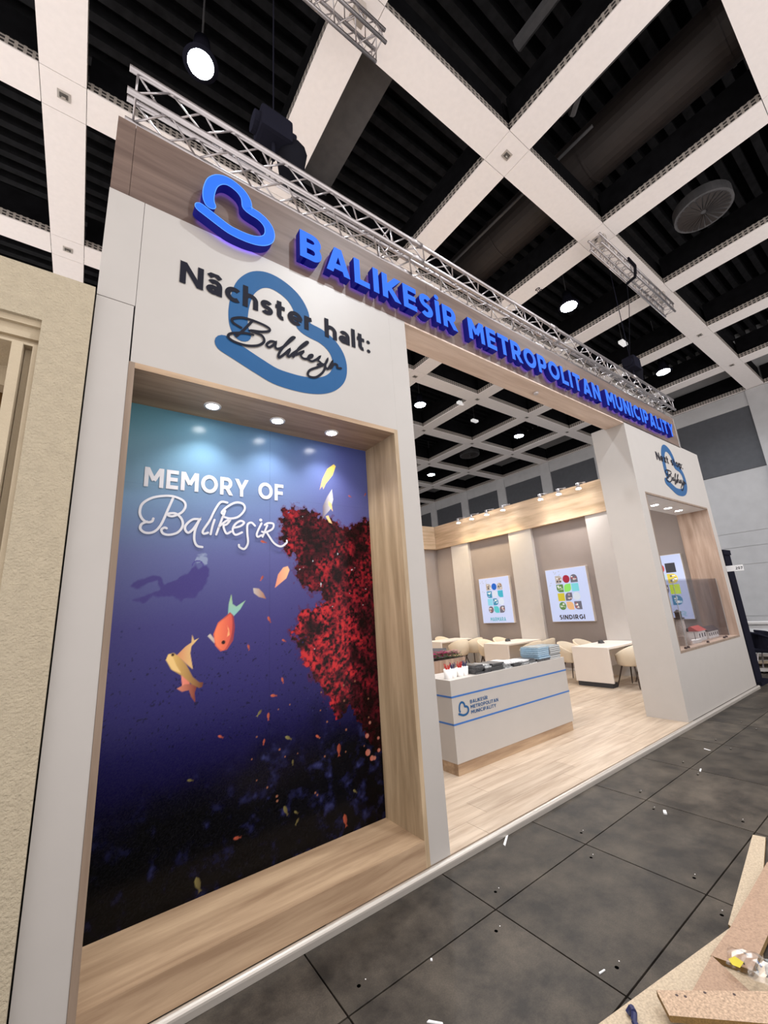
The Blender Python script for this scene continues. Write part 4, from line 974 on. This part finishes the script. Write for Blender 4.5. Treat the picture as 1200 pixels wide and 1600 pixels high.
# --- information counter
ct = empty('information_counter', (4.4, 3.7, FLR), 'white reception counter with blue lines and a wooden plinth', 'counter')
CX, CXR, CYF, CYB, CT = 3.31, 5.525, 3.458, 3.95, -.772
MB().box(CX, CXR, CYF, CYB, -1.587, CT, 0, .003).build('counter_body', Mt['white'], ct)
MB().box(CX + .01, CXR - .025, CYF + .008, CYB - .01, FLR, -1.587).build('plinth', Mt['oak_x'], ct)
for za, zb in ((-.949, -.931), (-1.221, -1.203)):
    MB().box(CX - .002, CXR + .002, CYF - .002, CYB + .002, za, zb).build('blue_line', Mt['blue_line'], ct)
def fc(a, b): return (3.385 + (a - EX0) / (EX1 - EX0) * .172, -1.152 + (b - EZ0) / (EZ1 - EZ0) * .152)
mb = MB(); place_polys(mb, stroke_polys(EMB, EW, 4), fc, CYF - .001, .002); mb.build('emblem', Mt['blue_print'], ct, recalc=False)
for txt, x1, z in (('BALIKESİR', 3.875, -1.045), ('METROPOLITAN', 4.052, -1.098), ('MUNICIPALITY', 4.005, -1.151)):
    text_flat('counter_lettering', txt, 3.585, x1, z, .036, CYF - .001, Mt['blue_print'], ct, .19, .15)

# cups with pencils
Mt['cup'] = mat('white_cup', (.80, .78, .76), .35); Mt['red'] = mat('red_pencil', (.45, .02, .02), .4); Mt['navy'] = mat('navy_pencil', (.02, .025, .09), .4)
def cup(x, y, mk, label, pl, group, r=.042, h=.095):
    t = empty('pencil_cup', (x, y, CT), label, 'cup', 'white pencil cups on the counter')
    MB().lathe((x, y, CT), [(r * .85, 0), (r, h), (r - .004, h), (r * .8, .01)], 18, cap=False).build('cup_wall', Mt['cup'], t, True)
    MB().lathe((x, y, CT + .001), [(r * .84, 0), (r * .84, .006)], 18).build('cup_base', Mt['cup'], t)
    rnd = random.Random(int(x * 100))
    for k in range(9):
        a = k * 2 * math.pi / 9; rr = r * .62
        p0 = (x + rr * .6 * math.cos(a + 2.5), y + rr * .6 * math.sin(a + 2.5), CT + .008); p1 = (x + rr * 1.25 * math.cos(a), y + rr * 1.25 * math.sin(a), CT + h + .035 + rnd.random() * .03)
        p = MB().tube(p0, p1, .0042, n=6).build('pencil', mk, None); tag(p, pl, 'pencil', group)
cup(3.405, 3.575, Mt['red'], 'white cup of red pencils nearest the left end of the counter', 'red pencil standing in the leftmost white cup', 'red pencils in the leftmost cup', .050, .10)
cup(3.51, 3.60, Mt['navy'], 'white cup of navy pencils second from the left', 'navy pencil standing in the second white cup', 'navy pencils in the second cup')
cup(3.60, 3.58, Mt['red'], 'white cup of red pencils third from the left', 'red pencil standing in the third white cup', 'red pencils in the third cup')
cup(3.70, 3.60, Mt['navy'], 'white cup of navy pencils beside the brochures', 'navy pencil standing in the fourth white cup', 'navy pencils in the fourth cup')
# brochure stacks
Mt['br_dark'] = mat('dark_brochure', (.05, .05, .055), .4, noise=.5, scale=40); Mt['br_grey'] = mat('grey_brochure', (.36, .37, .38), .35, noise=.5, scale=30); Mt['br_pale'] = mat('pale_brochure', (.62, .63, .65), .35, noise=.3, scale=30)
rnd = random.Random(9)
for i, (x0, x1, h, ms, lab) in enumerate(((3.76, 3.90, .10, 'dd', 'tall stack of dark leaflets right beside the pencil cups'), (3.915, 4.03, .085, 'gd', 'stack of grey and dark leaflets second from the cups'), (4.05, 4.26, .085, 'dd', 'wide dark leaflet stack in the middle of the counter'), (4.28, 4.42, .08, 'pg', 'pale leaflet stack right of the wide dark one'), (4.44, 4.60, .06, 'pd', 'low stack of pale leaflets with a dark base'), (4.62, 4.76, .055, 'pg', 'low pale leaflet stack left of the last one'), (4.78, 4.93, .05, 'dg', 'low stack of dark leaflets beside the blue magazines'))):
    t = empty('leaflet_stack', ((x0 + x1) / 2, 3.62, CT), lab, 'leaflets', 'leaflet stacks on the counter')
    n = 5; lh1 = h / n
    for k in range(n):
        c = ms[1] if k < n - 2 else ms[0]; j1 = rnd.uniform(-.008, .008); j2 = rnd.uniform(-.02, .02)
        if i == 3 and k == n - 1: c = 'p'
        MB().box(x0 + j1, x1 + j1, 3.49 + j2, 3.72 + j2, CT + k * lh1, CT + (k + 1) * lh1 - .001).build('leaflet', Mt[{'d': 'br_dark', 'g': 'br_grey', 'p': 'br_pale'}[c]], t)
Mt['mag'] = [mat('magazine_cover', (.10, .20, .30), .3, noise=.25, scale=15), mat('magazine_grey', (.05, .06, .07), .3, noise=.4, scale=15)]
Mt['mag_top'] = mat('magazine_top', (.22, .27, .30), .3, noise=.5, scale=25); Mt['mag_edge'] = mat('blue_spine', (.36, .50, .62), .4, noise=.3, scale=120)
Mt['pages'] = mat('paper_pages', (.55, .56, .56), .6, noise=.2, scale=300)
for s, (x0, x1, base) in enumerate(((4.98, 5.235, .03), (5.245, 5.495, 0.0))):
    if s == 0: tag(MB().box(4.93, 5.20, 3.47, 3.72, CT, CT + .029).build('folder', Mt['br_dark']), 'black folder lying under the left pile of magazines', 'folder')
    nn = 6 if s == 0 else 7
    for k in range(nn):
        z = CT + base + k * .0245; j1 = rnd.uniform(-.006, .006); j2 = rnd.uniform(-.008, .008)
        t = empty('magazine', ((x0 + x1) / 2, 3.62, z), 'blue covered magazine, %s, in the %s pile on the counter' % (('topmost', 'second from the top', 'third from the top', 'fourth from the top', 'fifth from the top', 'sixth from the top', 'lowest')[(nn - 1 - k) if k else 6], 'left' if s == 0 else 'right'), 'magazine', 'magazines in the %s pile on the counter' % ('left' if s == 0 else 'right'))
        MB().box(x0 + j1, x1 + j1, 3.48 + j2, 3.76 + j2, z, z + .003).build('cover', Mt['mag'][s], t)
        MB().box(x0 + j1 + .002, x1 + j1 - .002, 3.482 + j2, 3.758 + j2, z + .003, z + .020).build('pages', Mt['pages'] if s else Mt['mag_edge'], t)
        MB().box(x0 + j1, x1 + j1, 3.48 + j2, 3.76 + j2, z + .020, z + .0235).build('cover', Mt['mag_top'] if k == nn - 1 else Mt['mag'][s], t)

# --- tables
def table(x0, x1, y0, y1, label):
    t = empty('meeting_table', ((x0 + x1) / 2, (y0 + y1) / 2, FLR), label, 'table', 'white tables against the side wall')
    MB().box(x0, x1, y0, y1, -.995, -.957, 0, .003).build('tabletop', Mt['table'], t)
    MB().box(x0, x0 + .04, y0, y1, FLR + .085, -.995).build('end_panel', Mt['table'], t)
    MB().box(x0 + .01, x0 + .2, y0 + .03, y1 - .03, FLR, FLR + .085).build('plinth', Mt['plinth'], t)
    MB().box(x0 + .04, x1 - .02, (y0 + y1) / 2 - .02, (y0 + y1) / 2 + .02, FLR + .3, -.995).build('apron', Mt['table'], t)
    return t
table(8.37, 9.82, 4.28, 5.03, 'white waterfall table nearest the right tower')
table(8.44, 9.82, 6.71, 7.46, 'white waterfall table in the middle, below the MARMARA poster side')
table(8.50, 9.82, 9.10, 9.84, 'white waterfall table furthest back by the corner')
for x, y, lab in ((9.1, 4.78, 'small dark menu wedge on the table nearest the right tower'), (9.05, 7.2, 'small dark card stand on the middle table')):
    t = tag(MB().prism([(y - .02, -.957), (y + .06, -.957), (y + .05, -.90), (y + .03, -.89)], x, x + .14, 'x').build('card_stand', Mt['br_dark']), lab, 'card stand')

# --- tub chairs
def tub_chair():
    root = empty('tub_chair', (0, 0, -GZ))
    root.location = (0, 0, 0)
    n = 20; ring = []
    rx_, ry_ = .285, .27
    sh = MB(0); rows = []
    for i in range(n + 1):
        a = math.radians(-140 + 280 * i / n)       # 0 at the back (+y)
        cx, cy = math.sin(a), math.cos(a)
        top = .58 + .22 * max(0, (math.cos(a) + .55) / 1.55) ** .8
        fl = 1.0
        col = []
        for (rr, zz) in ((.80, .40), (.96, .47), (1.0, .58), (1.06, top), (.97, top + .008), (.91, .58), (.86, .47)):
            col.append((cx * rx_ * rr * fl, cy * ry_ * rr, zz))
        rows.append(col)
    vs = [p for r in rows for p in r]; k = 7; fs = []
    for i in range(n):
        for j in range(k - 1): fs.append((i * k + j, i * k + j + 1, (i + 1) * k + j + 1, (i + 1) * k + j))
    fs.append(tuple(range(k))); fs.append(tuple(range((n + 1) * k - 1, n * k - 1, -1)))
    sh.add(vs, fs); sh.build('backrest', Mt['chair'], root, True)
    MB(0).lathe((0, -.01, .385), [(.20, 0), (.245, .02), (.25, .07), (.235, .095), (.0, .10)], 24).build('seat', Mt['chair'], root, True)
    for sx_, sy_ in ((-1, -1), (1, -1), (-1, 1), (1, 1)):
        MB(0).tube((.13 * sx_, .12 * sy_, .40), (.235 * sx_, .22 * sy_, 0), .016, .009, 8).build('leg', Mt['legs'], root)
    return root
proto = tub_chair(); placed = False
for x, y, rz, lab in (
    (8.78, 5.27, 0, 'cream tub chair at the left side of the nearest table, closest to the aisle'),
    (9.42, 5.27, 0, 'cream tub chair at the left side of the nearest table, by the wall'),
    (8.80, 4.08, 172, 'cream tub chair seen from behind next to the right tower'),
    (9.46, 4.05, 180, 'cream tub chair behind the one next to the right tower'),
    (8.86, 6.36, 172, 'cream tub chair on the right of the middle table, behind the magazine pile'),
    (9.50, 6.44, 180, 'cream tub chair on the right of the middle table, by the wall'),
    (8.95, 7.74, 0, 'cream tub chair on the left of the middle table, nearer the aisle'),
    (9.60, 7.74, 0, 'cream tub chair on the left of the middle table, by the wall'),
    (8.72, 8.62, 160, 'cream tub chair turned to the furthest table, nearest the aisle'),
    (9.42, 8.72, 180, 'cream tub chair right of the furthest table, by the wall'),
    (8.78, 10.01, 0, 'cream tub chair behind the furthest table, beside the left tower edge'),
    (9.50, 10.0, 0, 'cream tub chair behind the furthest table in the corner')):
    c = proto if not placed else copy_tree(proto); placed = True
    c.location = (x, y, FLR + GZ); c.rotation_euler = (0, 0, math.radians(rz))
    tag(c, lab, 'chair', 'cream tub chairs around the tables')

# --- flower planter and cushioned bench
pl = empty('flower_planter', (5.95, 6.35, FLR), 'wooden trough of pink flowers behind the counter', 'planter')
MB().box(5.45, 6.42, 6.2, 6.55, FLR, -.993, 0, .004).build('trough', Mt['pale_oak_z'], pl)
MB().box(5.48, 6.39, 6.23, 6.52, -1.0, -.985).build('soil', Mt['modeldark'], pl)
Mt['leafg'] = mat('leaf_green', (.06, .16, .04), .6, noise=.4, scale=30); Mt['pink'] = mat('pink_petals', (.50, .02, .17), .6, noise=.3, scale=50); Mt['palepink'] = mat('pale_pink_petals', (.55, .28, .33), .6)
lf = MB(); pk = MB(); pk2 = MB(); rnd = random.Random(4)
for k in range(420):
    x = rnd.uniform(5.5, 6.38); y = rnd.uniform(6.24, 6.5); z = -.985 + rnd.random() * .09; a = rnd.uniform(0, 6.28); d = .028
    lf.add([(x, y, z), (x + d * math.cos(a), y + d * math.sin(a), z + .012), (x + 2 * d * math.cos(a), y + 2 * d * math.sin(a), z + rnd.uniform(-.01, .03)), (x + d * math.cos(a + .8), y + d * math.sin(a + .8), z + .012)], [(0, 1, 2, 3)])
for k in range(260):
    x = rnd.uniform(5.5, 6.36); y = rnd.uniform(6.24, 6.5); z = -.94 + rnd.random() * .09; q = (pk if x < 6.05 or rnd.random() < .2 else pk2) if rnd.random() < .8 else lf
    for p in range(5):
        a = p * 1.2566 + rnd.random(); d = .030
        q.add([(x, y, z), (x + d * math.cos(a), y + d * math.sin(a), z + .008), (x + 1.4 * d * math.cos(a + .4), y + 1.4 * d * math.sin(a + .4), z + .004), (x + d * math.cos(a + .8), y + d * math.sin(a + .8), z + .008)], [(0, 1, 2, 3)])
for q, nm, m in ((lf, 'leaves', 'leafg'), (pk, 'blossoms', 'pink'), (pk2, 'blossoms', 'palepink')):
    o = q.build(nm, Mt[m], pl, recalc=False); o['kind'] = 'stuff'
bn = empty('lounge_bench', (5.7, 6.95, FLR), 'low cream bench behind the flower trough', 'bench')
MB().box(5.3, 7.0, 6.62, 7.25, FLR + .12, -1.28, 0, .03).build('seat', Mt['chair'], bn)
MB().box(5.3, 7.0, 7.2, 7.32, FLR + .12, -.98, 0, .03).build('backrest', Mt['chair'], bn)
for sx_ in (5.4, 6.9): MB().box(sx_ - .03, sx_ + .03, 6.8, 7.2, FLR, FLR + .12).build('leg', Mt['legs'], bn)
cu = MB(); cv = []
for i in range(9):
    for j in range(7):
        u, v = i / 8 * 2 - 1, j / 6 * 2 - 1; th = .07 * (1 - u ** 4) * (1 - v ** 4)
        cv.append((6.40 + u * .26, 6.93 + v * .05 - th, -1.06 + v * .21 - .02 * u))
for i in range(9):
    for j in range(7):
        u, v = i / 8 * 2 - 1, j / 6 * 2 - 1; th = .07 * (1 - u ** 4) * (1 - v ** 4)
        cv.append((6.40 + u * .26, 6.93 + v * .05 + th, -1.06 + v * .21 - .02 * u))
cf = []
for o_ in (0, 63):
    for i in range(8):
        for j in range(6): cf.append((o_ + i * 7 + j, o_ + i * 7 + j + 1, o_ + (i + 1) * 7 + j + 1, o_ + (i + 1) * 7 + j))
cu.add(cv, cf); cuo = cu.build('cushion', mat('grey_cushion', (.10, .10, .115), .8), None, True); tag(cuo, 'dark grey cushion standing behind the pink flowers', 'cushion')

# ================================================================== neighbours
nb = empty('stucco_facade', (-1.5, 2.6, -1.75), 'cream stucco facade of the neighbouring stand with a moulded opening', 'facade')
NXR = -.089; NZT = 1.905; NYF = 2.50; OZ = 1.60; OXR = -.295
MB().box(OXR, NXR, NYF, 2.9, -1.75, NZT).box(-5, OXR, NYF, 2.9, OZ, NZT).build('stucco_wall', Mt['stucco'], nb)
MB().box(-5, OXR, NYF + .022, NYF + .2, 1.565, OZ).build('cornice_moulding', Mt['stucco_s'], nb)
MB().box(-5, OXR - .002, NYF + .045, NYF + .2, 1.50, 1.565).build('cornice_moulding', Mt['stucco_s'], nb)
MB().box(-5, OXR - .002, NYF + .07, NYF + .3, 1.455, 1.50).build('cornice_moulding', Mt['stucco_s'], nb)
MB().box(-5, OXR - .002, NYF + .02, NYF + .4, 1.445, 1.458).build('cornice_moulding', Mt['stucco_s'], nb)
MB().box(OXR - .022, OXR, NYF + .02, NYF + .2, -1.75, 1.445).build('side_moulding', Mt['stucco_s'], nb)
MB().box(OXR - .055, OXR - .022, NYF + .07, NYF + .25, -1.75, 1.445).build('side_groove', Mt['stucco_s'], nb)
MB().box(-.395, -.352, NYF + .0, NYF + .35, -1.75, 1.445).build('pilaster', Mt['stucco_s'], nb)
MB().box(-5, -.395, NYF + .30, NYF + .4, 1.33, 1.445).build('lintel', Mt['stucco_s'], nb)
MB().box(-5, -.2, 3.1, 3.2, -1.75, 2.25).build('inner_wall', Mt['stucco_in'], nb)

# --- beyond the right end: black portal, number sign, swivel chair, counter
bp = empty('black_portal', (10.4, 2.62, -1.75), 'tall narrow black frame standing beyond the right tower', 'frame')
MB().box(10.27, 10.62, 2.60, 2.66, -1.70, .67).build('black_panel', Mt['blackmetal'], bp)
MB().box(10.19, 10.62, 2.58, 2.68, .67, .765).build('top_box', Mt['blackmetal'], bp)
MB().box(10.19, 10.205, 2.59, 2.65, -1.70, .67).build('side_rail', Mt['blackmetal'], bp)
MB().box(10.208, 10.262, 2.61, 2.64, -1.45, .66).build('pale_strip', Mt['white_cool'], bp)
MB().box(10.17, 10.66, 2.52, 2.76, -1.75, -1.68).build('base', Mt['blackmetal'], bp)
ns = empty('stand_number_sign', (9.95, 2.42, .37), 'small white projecting sign with the stand number 207', 'sign')
MB().box(XR - .002, XR + .010, 2.285, 2.538, .325, .432).build('sign_plate', Mt['print_white'], ns)
W3, o3 = text_layout('207', .20, .14); mb = MB()
for ch, g3, w3, qs in o3:
    for k, q in enumerate(qs): mb.sheet([(2.40 - (g3 + a) / W3 * .105, .350 + b * .050) for a, b in q], XR - .004 - k * 2e-5, 'x')
mb.build('sign_number', Mt['ink'], ns, recalc=False)
sc_ = empty('office_chair', (11.55, 2.66, -1.75), 'black armchair standing beside the black portal', 'chair')
cx, cy = 11.55, 2.62
MB().box(cx - .26, cx + .26, cy - .25, cy + .22, -1.30, -1.22, 0, .03).build('seat', Mt['blackmetal'], sc_)
mb = MB(); pts = [(cx + .25 * math.sin(a), cy + .20 * math.cos(a)) for a in np.linspace(-1.9, 1.9, 15)]
for (a, b), (c, d) in zip(pts, pts[1:]): mb.add([(a, b, -1.22), (c, d, -1.22), (c * 1.0, d, -.92), (a, b, -.92), (a * .997 + cx * .003, b * .98 + cy * .02, -1.22), (c * .997 + cx * .003, d * .98 + cy * .02, -1.22), (c * .997 + cx * .003, d * .98 + cy * .02, -.92), (a * .997 + cx * .003, b * .98 + cy * .02, -.92)], [(0, 1, 2, 3), (7, 6, 5, 4), (3, 2, 6, 7), (0, 4, 5, 1)])
mb.build('backrest', Mt['blackmetal'], sc_, recalc=False)
for sx_, sy_ in ((-1, -1), (1, -1), (-1, 1), (1, 1)): MB().tube((cx + .15 * sx_, cy + .13 * sy_, -1.28), (cx + .24 * sx_, cy + .22 * sy_, -1.75), .014).build('leg', Mt['alu'], sc_)
for sgn in (-1, 1):
    mb = MB(); q = [(cx + sgn * .27, cy - .25, -1.25), (cx + sgn * .30, cy - .2, -1.02), (cx + sgn * .29, cy + .02, -.93), (cx + sgn * .22, cy + .2, -.90)]
    for a, b in zip(q, q[1:]): mb.tube(a, b, .025)
    mb.build('armrest', Mt['blackmetal'], sc_)
wc = empty('white_counter', (14.2, 3.4, -1.75), 'long white counter in the background at the right edge', 'counter')
MB().box(13.6, 14.0, 2.2, 5.2, -1.75, -.90).build('counter_body', Mt['print_white'], wc); MB().box(13.55, 14.05, 2.15, 5.25, -.885, -.835).build('countertop', Mt['white_cool'], wc)
pb = empty('crate_pile', (12.3, 2.8, -1.75), 'leaning pale boards and a grey case behind the black chair', 'boards')
for i, (x, y, z, l, tilt, m) in enumerate(((12.4, 2.72, -1.5, .9, .5, 'alu2'), (12.3, 2.75, -1.62, .9, .45, 'mdf_pale'), (12.2, 2.8, -1.70, 1.0, .1, 'white_cool'))):
    mb = MB(); mb.box(-.5, .5, -.4, .4, -.03, .03); R_ = Matrix.Rotation(.4, 3, 'Z') @ Matrix.Rotation(tilt * .4, 3, 'Y')
    mb.v = [tuple(R_ @ Vector(p) + Vector((x, y, z))) for p in mb.v]; mb.build('board', Mt[m], pb)

# --- offcuts and litter on the hall floor, lower right
def board(name, pts, z, th, top, label, cat, group=None, holes=()):
    o = empty(name, (sum(p[0] for p in pts) / len(pts), sum(p[1] for p in pts) / len(pts), z - th), label, cat, group)
    mb = MB()
    n = len(pts); zz = [z] * n if not isinstance(z, list) else z
    mb.add([(p[0], p[1], z - th) for p in pts] + [(p[0], p[1], z) for p in pts], [tuple(range(n))] + [(i, (i + 1) % n, (i + 1) % n + n, i + n) for i in range(n)], 1)
    mb.add([(p[0], p[1], z) for p in pts], [tuple(range(n))], 0)
    mb.build('board', [Mt[top], Mt['mdf_edge']], o)
    for h in holes: MB().prism(disc(h, .006, 8), z, z + .0006, 'z').build('screw_hole', Mt['modeldark'], o)
    return o
board('chipboard_sheet', [(1.55, 1.362), (2.905, 1.118), (2.95, 1.0), (2.70, .93), (2.4, .3), (1.4, .4)], -1.725, .022, 'mdf_pale', 'large pale chipboard sheet lying on the tiles at lower right', 'board', 'wood offcuts')
board('timber_slat', [(4.089, 1.289), (4.11, 1.222), (3.42, 1.095), (2.92, 1.06), (2.95, 1.135)], -1.734, .015, 'mdf_pale', 'narrow pale slat pointing away from the pile of boards', 'board', 'wood offcuts')
board('wide_plank', [(2.60, 1.105), (2.862, 1.10), (3.69, 1.12), (3.5, .965), (2.952, .966), (2.640, .958)], -1.700, .022, 'mdf_brown', 'wide brown chipboard plank running to the right edge', 'board', 'wood offcuts')
board('drilled_plank', [(2.162, 1.165), (2.65, .735), (2.53, .62), (2.08, 1.085)], -1.66, .022, 'mdf', 'chipboard plank with screw holes along the bottom edge', 'board', 'wood offcuts', ((2.22, 1.075), (2.30, 1.03), (2.38, .95), (2.2, 1.10)))
board('triangular_offcut', [(2.298, 1.09), (2.60, 1.10), (2.50, .93)], -1.698, .02, 'mdf_brown', 'brown triangular offcut beside the plastic bag', 'board', 'wood offcuts')
board('lower_plank', [(2.02, 1.06), (2.45, .62), (2.1, .5), (1.85, .95)], -1.69, .02, 'mdf', 'chipboard plank under the drilled one at the bottom corner', 'board', 'wood offcuts')
# crumpled clear bag of screws
bag = empty('plastic_bag', (2.55, .95, -1.67), 'crumpled clear plastic bag with a yellow label on the boards', 'bag')
mb = MB(); rnd = random.Random(2); NX_, NY_ = 15, 10; V = []
for i in range(NX_):
    for j in range(NY_):
        u = i / (NX_ - 1); v = j / (NY_ - 1); h = .045 * math.sin(math.pi * v) * math.sin(math.pi * min(1, u * .9 + .08)) + rnd.uniform(-.006, .012)
        wv = .11 * (1 - .35 * abs(u - .4))
        p = Vector((2.60, 1.03)).lerp(Vector((2.62, .76)), u); q = Vector((.93, .2)).normalized() * (v - .5) * wv * 1.6
        V.append((p.x + q.x * 1.0, p.y + q.y, -1.664 + max(0, h)))
mb.add(V, [(i * NY_ + j, (i + 1) * NY_ + j, (i + 1) * NY_ + j + 1, i * NY_ + j + 1) for i in range(NX_ - 1) for j in range(NY_ - 1)])
film = glass('clear_film', (.84, .81, .78), .3, .12); mb.build('film', film, bag, recalc=False)
mb = MB(); mb.poly3([(2.535, 1.005, -1.634), (2.57, .99, -1.632), (2.56, .955, -1.632), (2.515, .958, -1.634), (2.51, .985, -1.634)]); mb.build('yellow_label', mat('yellow_label', (.50, .42, .02), .5), bag)
for k in range(14):
    a = rnd.uniform(0, 3.1); x = rnd.uniform(2.57, 2.66); y = rnd.uniform(.80, .98)
    MB().tube((x, y, -1.655), (x + .025 * math.cos(a), y + .025 * math.sin(a), -1.65), .004, .002, 6).build('screw', Mt['br_dark'] if k % 4 else Mt['blue_line'], bag)
tie = MB(); q = [(2.036, 1.236, -1.719), (2.05, 1.225, -1.700), (2.03, 1.205, -1.695), (2.01, 1.20, -1.710), (2.0, 1.185, -1.719)]
for a, b in zip(q, q[1:]): tie.tube(a, b, .012)
tag(tie.build('cable_tie', Mt['navy']), 'small navy cable loop on the pale board at the bottom edge', 'cable tie')
# paper scraps
for i, (x, y, a, l, w, lab) in enumerate(((1.41, 1.765, -.9, .06, .008, 'thin white paper strip on the tiles at the bottom edge'), (2.19, 1.43, -.2, .035, .005, 'tiny white scrap on the tiles near the pale board'), (4.04, 1.84, .4, .05, .018, 'folded white scrap in the middle of the dark tiles'), (2.78, 2.46, .5, .13, .012, 'white plastic strip beside the metal edge strip'), (1.22, 1.86, .3, .012, .008, 'small white crumb beside the tile joint'), (1.62, 2.02, .8, .012, .008, 'small white crumb left of the long tile joint'), (5.2, 1.95, .2, .07, .01, 'white scrap beyond the middle of the tiled aisle'), (5.9, 2.1, 1.2, .06, .01, 'white scrap furthest along the tiled aisle'))):
    ca, sa = math.cos(a), math.sin(a)
    l *= .6; w *= .7; P = [(x + ca * u * l - sa * v * w, y + sa * u * l + ca * v * w) for u, v in ((-1, -1), (1, -.6), (.9, 1), (-.8, .9))]
    tag(MB().prism(P, -1.7495, -1.745 if i != 2 else -1.738, 'z').build('paper_scrap', Mt['print_white']), lab, 'scrap', 'white scraps on the tiles')
